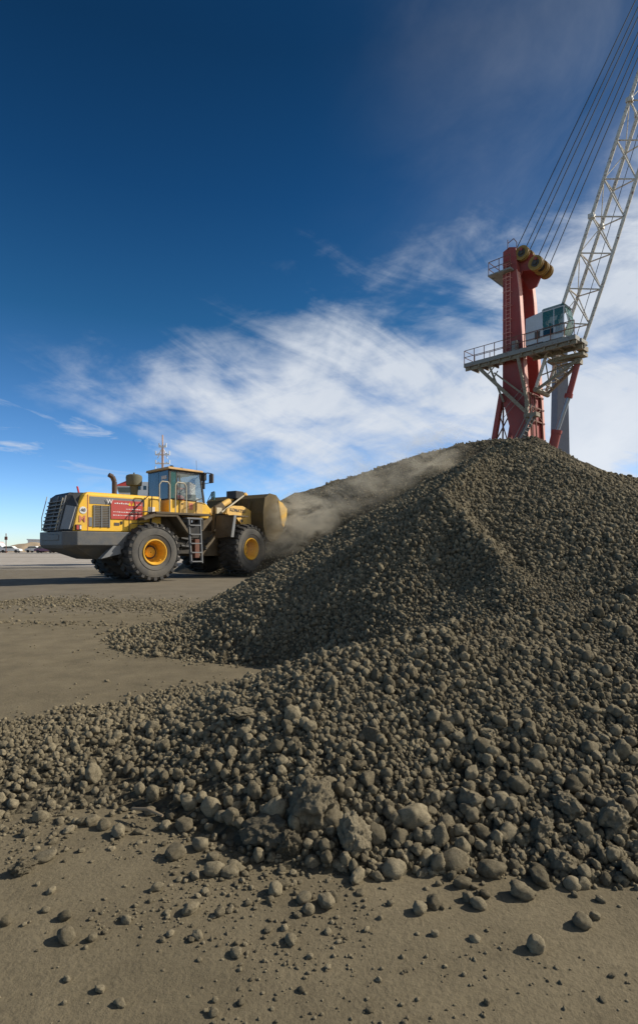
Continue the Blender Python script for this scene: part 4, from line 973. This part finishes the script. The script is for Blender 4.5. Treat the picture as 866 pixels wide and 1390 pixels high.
# ------------------------------------------------------------------ far left: vehicles, hut, spoil
def car(x, y, rz, mat, label, L=4.3):
    t = empty('parked_car', (x, y, 0), rz); tag(t, label, 'car', 'cars parked on the far quay')
    MB().prism([(-L/2,.35),(-L/2,.85),(-L/2+.5,.98),(-L/2+1.0,1.45),(L/2-1.7,1.47),(L/2-1.05,.98),(L/2-.1,.82),(L/2,.35)], -.85, .85).build('body', mat, t, bevel=.08)
    MB().prism([(-L/2+.66,1.0),(-L/2+1.08,1.38),(L/2-1.78,1.40),(L/2-1.25,1.0)], -.87, .87).build('window', 'tint', t)
    for a in (-L/2+.8, L/2-.85):
        for s_ in (-1, 1): MB().tube((a,s_*.68,.32),(a,s_*.88,.32),.32,n=18).build('wheel', 'tyre', t)
car(-68.0, 122, R(8), 'white', 'white car parked beside the red-topped van, far left on the quay')
car(-64.6, 126, R(-4), 'white', 'pale car just right of the other white one, in front of the sandy bank')
car(-58.3, 118, R(2), 'purple', 'small purple car under the loader counterweight on the far quay')
vn = empty('van', (-73.0, 124, 0)); tag(vn, 'white van with a red roof band at the left edge of the far quay', 'van')
MB().prism([(-2.6,.4),(-2.6,2.3),(1.6,2.3),(2.3,1.4),(2.7,1.2),(2.7,.4)], -1, 1).build('body', 'white', vn, bevel=.08)
MB().prism([(-2.62,1.9),(-2.62,2.4),(1.5,2.4),(1.9,1.9)], -1.03, 1.03).build('roof_band', 'sign', vn)
MB().prism([(1.0,1.4),(1.0,1.85),(1.75,1.85),(2.15,1.4)], -1.04, 1.04).build('window', 'tint', vn)
for a in (-1.7, 1.8):
    for s_ in (-1, 1): MB().tube((a,s_*.8,.38),(a,s_*1.05,.38),.38,n=18).build('wheel', 'tyre', vn)
hb = empty('white_shed', (-76.5, 158, 0)); tag(hb, 'low white shed with one dark opening behind the sandy bank', 'shed')
MB().box(-5.2,6.0,-3,3,0,3.2).build('wall', 'white', hb); MB().prism([(-5.4,3.2),(6.2,3.0),(6.2,3.3),(-5.4,3.55)], -3.2, 3.2).build('roof', 'white', hb)
MB().box(-.6,.9,-3.05,-2.98,.9,1.9).build('window', 'tint', hb)
def bank_h(x, y):
    return 2.6-np.hypot((x+76)/5.5, (y-146)/2.2) * 1.1 + .9*fbm(x, y, .35, 4, 61)
bh = grid_mesh('sand_bank', bank_h, -92, -60, 134, 156, .5, 'sand', -.1); tag(bh, 'sandy bank of earth on the far quay between the parked cars and the white shed', 'earth bank')
po = MB().tube((0,0,0),(0,0,4.2),.09,n=8).box(-.28,.28,-.1,.1,2.8,3.5).box(-.15,.15,-.15,.15,0,.25).build('signal_post', 'rust', loc=(-67.4,119,0)); tag(po, 'thin rusty post with a small box, standing at the far cars', 'post')
for i, (x, y, sx_, mt, lb_) in enumerate(((-61.8,128,1.6,'orange','faded orange crate right of the pale car on the far quay'),(-60.2,130,1.1,'beige','cream crate between the orange crate and the purple car'))):
    c_ = empty('crate', (x, y, 0), R(10*i)); tag(c_, lb_, 'crate', 'crates on the far quay')
    MB().box(-sx_,sx_,-.6,.6,.12,1.25).build('box_body', mt, c_, bevel=.03)
    f_ = MB()
    for a in (-sx_, 0, sx_): f_.box(a-.06,a+.06,-.66,.66,0,1.35)
    f_.build('frame', 'brown', c_)
hl = MB(); pts = []
for i in range(61):
    x = -420+i*10; pts.append((x, 2.2+3.5*max(0, mnoise.noise(Vector((x*.012, 3, 0)))) + .7*mnoise.noise(Vector((x*.06, 0, 0)))))
vs = []
for x, h in pts: vs += [(x, 640, -1), (x, 665, max(h, .6)), (x, 720, -1)]
fs = []
for i in range(60):
    for j in range(2): fs.append((i*3+j, (i+1)*3+j, (i+1)*3+j+1, i*3+j+1))
hl.add(vs, fs); tag(hl.build('hills', 'sand', smooth=True), kind='structure')

# ------------------------------------------------------------------ drifting dust
md_, nt, p = new_mat('airborne_dust'); nt.nodes.remove(p)
out = nt.nodes['Material Output']
vp = N(nt, 'ShaderNodeVolumePrincipled'); vp.inputs['Color'].default_value = (.93, .85, .68, 1); vp.inputs['Anisotropy'].default_value = .2
tc = N(nt, 'ShaderNodeTexCoord')
mp = N(nt, 'ShaderNodeMapping'); nt.links.new(tc.outputs['Object'], mp.inputs['Vector']); mp.inputs['Scale'].default_value = (.7, .8, 1.25); mp.inputs['Rotation'].default_value = (0, R(-32), 0)
n1 = noise(nt, mp.outputs[0], 1.2, 7, .62, .9)
cl = ramp(nt, n1.outputs[0], [(.43, 0), (.64, 1)])
def blob(c, s, k):
    a = N(nt, 'ShaderNodeMapping'); a.vector_type = 'TEXTURE'; nt.links.new(tc.outputs['Object'], a.inputs['Vector'])
    a.inputs['Location'].default_value = c; a.inputs['Scale'].default_value = s; a.inputs['Rotation'].default_value = (0, R(k[1]), 0)
    g_ = N(nt, 'ShaderNodeTexGradient', gradient_type='SPHERICAL'); nt.links.new(a.outputs[0], g_.inputs[0])
    m_ = N(nt, 'ShaderNodeMath', operation='MULTIPLY'); nt.links.new(g_.outputs['Fac'], m_.inputs[0]); m_.inputs[1].default_value = k[0]; return m_.outputs[0]
bl = [blob((-.35,0,1.7),(1.9,1.5,2.2),(4.6,0)), blob((1.9,0,3.6),(3.0,1.5,1.6),(.7,-32)), blob((4.9,0,5.0),(2.6,1.3,1.4),(1.0,-35)), blob((-1.2,0,.7),(3.2,1.6,1.1),(1.6,0))]
tot = bl[0]
for b_ in bl[1:]:
    s_ = N(nt, 'ShaderNodeMath', operation='ADD'); nt.links.new(tot, s_.inputs[0]); nt.links.new(b_, s_.inputs[1]); tot = s_.outputs[0]
fin = N(nt, 'ShaderNodeMath', operation='MULTIPLY'); nt.links.new(tot, fin.inputs[0]); nt.links.new(cl.outputs[0], fin.inputs[1])
nt.links.new(fin.outputs[0], vp.inputs['Density']); nt.links.new(vp.outputs[0], out.inputs['Volume'])
M['dust'] = md_
du = MB().box(-4,8.5,-1.7,1.7,-.2,7).build('dust_cloud', 'dust', loc=(-.3, 23.6, 0), rotz=R(4)); tag(du, 'pale dust blowing from the bucket up along the dark heap', 'dust', kind='stuff')

# ------------------------------------------------------------------ sun, sky, camera
EL, AZ = R(34), R(78)         # azimuth clockwise from +Y
sd = Vector((math.sin(AZ)*math.cos(EL), math.cos(AZ)*math.cos(EL), math.sin(EL)))
sl_ = bpy.data.lights.new('sun', 'SUN'); sl_.energy = 5.0; sl_.angle = R(.5); sl_.color = (1, .93, .82)
so = bpy.data.objects.new('sun', sl_); COL.objects.link(so); so.rotation_euler = sd.to_track_quat('Z', 'Y').to_euler()
W = bpy.data.worlds.new('World'); S.world = W; W.use_nodes = True; nt = W.node_tree
bg = nt.nodes['Background']; sky = N(nt, 'ShaderNodeTexSky', sky_type='NISHITA')
sky.sun_disc = False; sky.sun_elevation = EL; sky.sun_rotation = AZ; sky.altitude = 600; sky.air_density = 1.0; sky.dust_density = .1; sky.ozone_density = 1.4
tc = N(nt, 'ShaderNodeTexCoord'); sep = N(nt, 'ShaderNodeSeparateXYZ'); nt.links.new(tc.outputs['Generated'], sep.inputs[0])
def math_(op, a, b=None, c=None):
    m = N(nt, 'ShaderNodeMath', operation=op)
    for i, v in enumerate((a, b, c)):
        if v is None: continue
        if isinstance(v, (int, float)): m.inputs[i].default_value = v
        else: nt.links.new(v, m.inputs[i])
    return m.outputs[0]
az = math_('ARCTAN2', sep.outputs[0], sep.outputs[1]); el = math_('ARCSINE', sep.outputs[2])
def fcurve(src, pts):     # piecewise curve over azimuth -.6...6
    t = math_('MULTIPLY_ADD', src, 1/1.2, .5)
    c = N(nt, 'ShaderNodeFloatCurve'); cv = c.mapping.curves[0]
    while len(cv.points) < len(pts): cv.points.new(.5, .5)
    for i, (x, y) in enumerate(pts): cv.points[i].location = ((x+.6)/1.2, y)
    c.mapping.update(); nt.links.new(t, c.inputs['Value']); return c.outputs[0]
def azel(px, py):
    a = math.atan((px-CX)/FPX); return a, math.atan((HZ-py)/FPX*math.cos(a))
top = fcurve(az, [(-.6,.14),(azel(110,512)[0],azel(110,512)[1])] + [azel(*q) for q in ((250,480),(360,445),(450,385),(560,385),(680,330),(866,230))])
bot = fcurve(az, [(-.6,.34),(azel(110,534)[0],azel(110,534)[1])] + [azel(*q) for q in ((230,615),(300,665),(480,690),(600,690),(700,720),(866,735))])
vec = N(nt, 'ShaderNodeCombineXYZ'); nt.links.new(az, vec.inputs[0]); nt.links.new(el, vec.inputs[1])
def nz(scale, rot, sx, sy, detail, dist, rough=.6, off=0):
    m = N(nt, 'ShaderNodeMapping'); nt.links.new(vec.outputs[0], m.inputs['Vector']); m.inputs['Rotation'].default_value = (0,0,R(rot)); m.inputs['Scale'].default_value = (sx, sy, 1); m.inputs['Location'].default_value = (off, off, 0)
    # rotate first, then scale
    m.inputs['Scale'].default_value = (1,1,1); m2 = N(nt, 'ShaderNodeMapping'); nt.links.new(m.outputs[0], m2.inputs['Vector']); m2.inputs['Scale'].default_value = (sx, sy, 1)
    return noise(nt, m2.outputs[0], scale, detail, rough, dist).outputs[0]
big = nz(3.2, -20, 1, 1.7, 8, .5, .58); strk = nz(3.4, 22, 1.0, 3.8, 9, .7, .58, 3); strk2 = nz(8, -6, 1, 2.6, 7, .5, .6, 7)
up = math_('SUBTRACT', top, el); dn = math_('SUBTRACT', el, bot)
e1 = math_('MINIMUM', math_('MULTIPLY', up, 7.5), math_('MULTIPLY', dn, 7.5)); e1 = math_('MINIMUM', e1, 1.0)
nsum = math_('ADD', math_('MULTIPLY', math_('SUBTRACT', big, .5), 2.2), math_('ADD', math_('MULTIPLY', math_('SUBTRACT', strk, .5), 2.5), math_('MULTIPLY', math_('SUBTRACT', strk2, .5), 1.5)))
dens = math_('ADD', math_('MULTIPLY', e1, .85), nsum)
mr_ = N(nt, 'ShaderNodeMapRange', interpolation_type='SMOOTHSTEP'); nt.links.new(dens, mr_.inputs[0]); mr_.inputs[1].default_value = -.35; mr_.inputs[2].default_value = 1.3
edge = N(nt, 'ShaderNodeMapRange', interpolation_type='SMOOTHSTEP'); nt.links.new(e1, edge.inputs[0]); edge.inputs[1].default_value = -1.3; edge.inputs[2].default_value = .7
cover = math_('MULTIPLY', mr_.outputs[0], edge.outputs[0])
# thin veil high on the right
veil = N(nt, 'ShaderNodeMapRange', interpolation_type='SMOOTHSTEP'); nt.links.new(az, veil.inputs[0]); veil.inputs[1].default_value = -.05; veil.inputs[2].default_value = .7
v2_ = math_('MULTIPLY', veil.outputs[0], math_('MULTIPLY', math_('MAXIMUM', math_('SUBTRACT', big, .25), 0), .42))
# small wisps low on the left
wl = N(nt, 'ShaderNodeMapRange', interpolation_type='SMOOTHSTEP'); nt.links.new(az, wl.inputs[0]); wl.inputs[1].default_value = -.2; wl.inputs[2].default_value = -.35
we = math_('MULTIPLY', math_('MAXIMUM', math_('SUBTRACT', 1.0, math_('ABSOLUTE', math_('MULTIPLY', math_('SUBTRACT', el, .17), 10.0))), 0), wl.outputs[0])
w3 = nz(7, 6, 1, 4, 7, .6, .6, 12)
ws = math_('MULTIPLY', we, math_('MULTIPLY', math_('MAXIMUM', math_('SUBTRACT', w3, .55), 0), 5.0))
cover = math_('MINIMUM', math_('ADD', math_('ADD', cover, v2_), ws), .93)
shade = ramp(nt, big, [(.3, (.52, .58, .67)), (.7, (.72, .75, .79))])
CB = 1.0
hs = N(nt, 'ShaderNodeHueSaturation'); hs.inputs['Saturation'].default_value = 1.1; nt.links.new(sky.outputs[0], hs.inputs['Color'])
SKYS = .065
clc = mix(nt, 1.0, shade.outputs[0], (CB/SKYS,)*3, 'MULTIPLY')
tint = ramp(nt, math_('MULTIPLY', el, 1.3), [(0, (.47,.60,.84)), (.065, (.41,.57,.86)), (.215, (.27,.43,.62)), (.49, (.095,.27,.37)), (.73, (.05,.185,.28)), (.95, (.035,.135,.20))])
fc = mix(nt, cover, mix(nt, 1.0, hs.outputs[0], mix(nt, 1.0, tint.outputs[0], (3.0,3.0,3.0), 'MULTIPLY'), 'MULTIPLY'), clc)
nt.links.new(fc, bg.inputs[0]); bg.inputs[1].default_value = SKYS

cam = bpy.data.cameras.new('camera'); co = bpy.data.objects.new('camera', cam); COL.objects.link(co)
co.location = (0, 0, CAMH); co.rotation_euler = (R(90), 0, 0)
cam.sensor_fit = 'HORIZONTAL'; cam.sensor_width = 24; cam.lens = 24*FPX/866; cam.shift_y = (HZ-695)/866; cam.clip_start = .05; cam.clip_end = 4000
S.camera = co
S.view_settings.view_transform = 'Standard'; S.view_settings.look = 'None'; S.view_settings.gamma = 1; S.view_settings.exposure = .15; S.view_settings.use_curve_mapping = False
S.cycles.use_denoising = True; S.cycles.max_bounces = 6; S.cycles.diffuse_bounces = 3; S.cycles.volume_bounces = 1; S.cycles.volume_step_rate = 2; S.cycles.transparent_max_bounces = 12
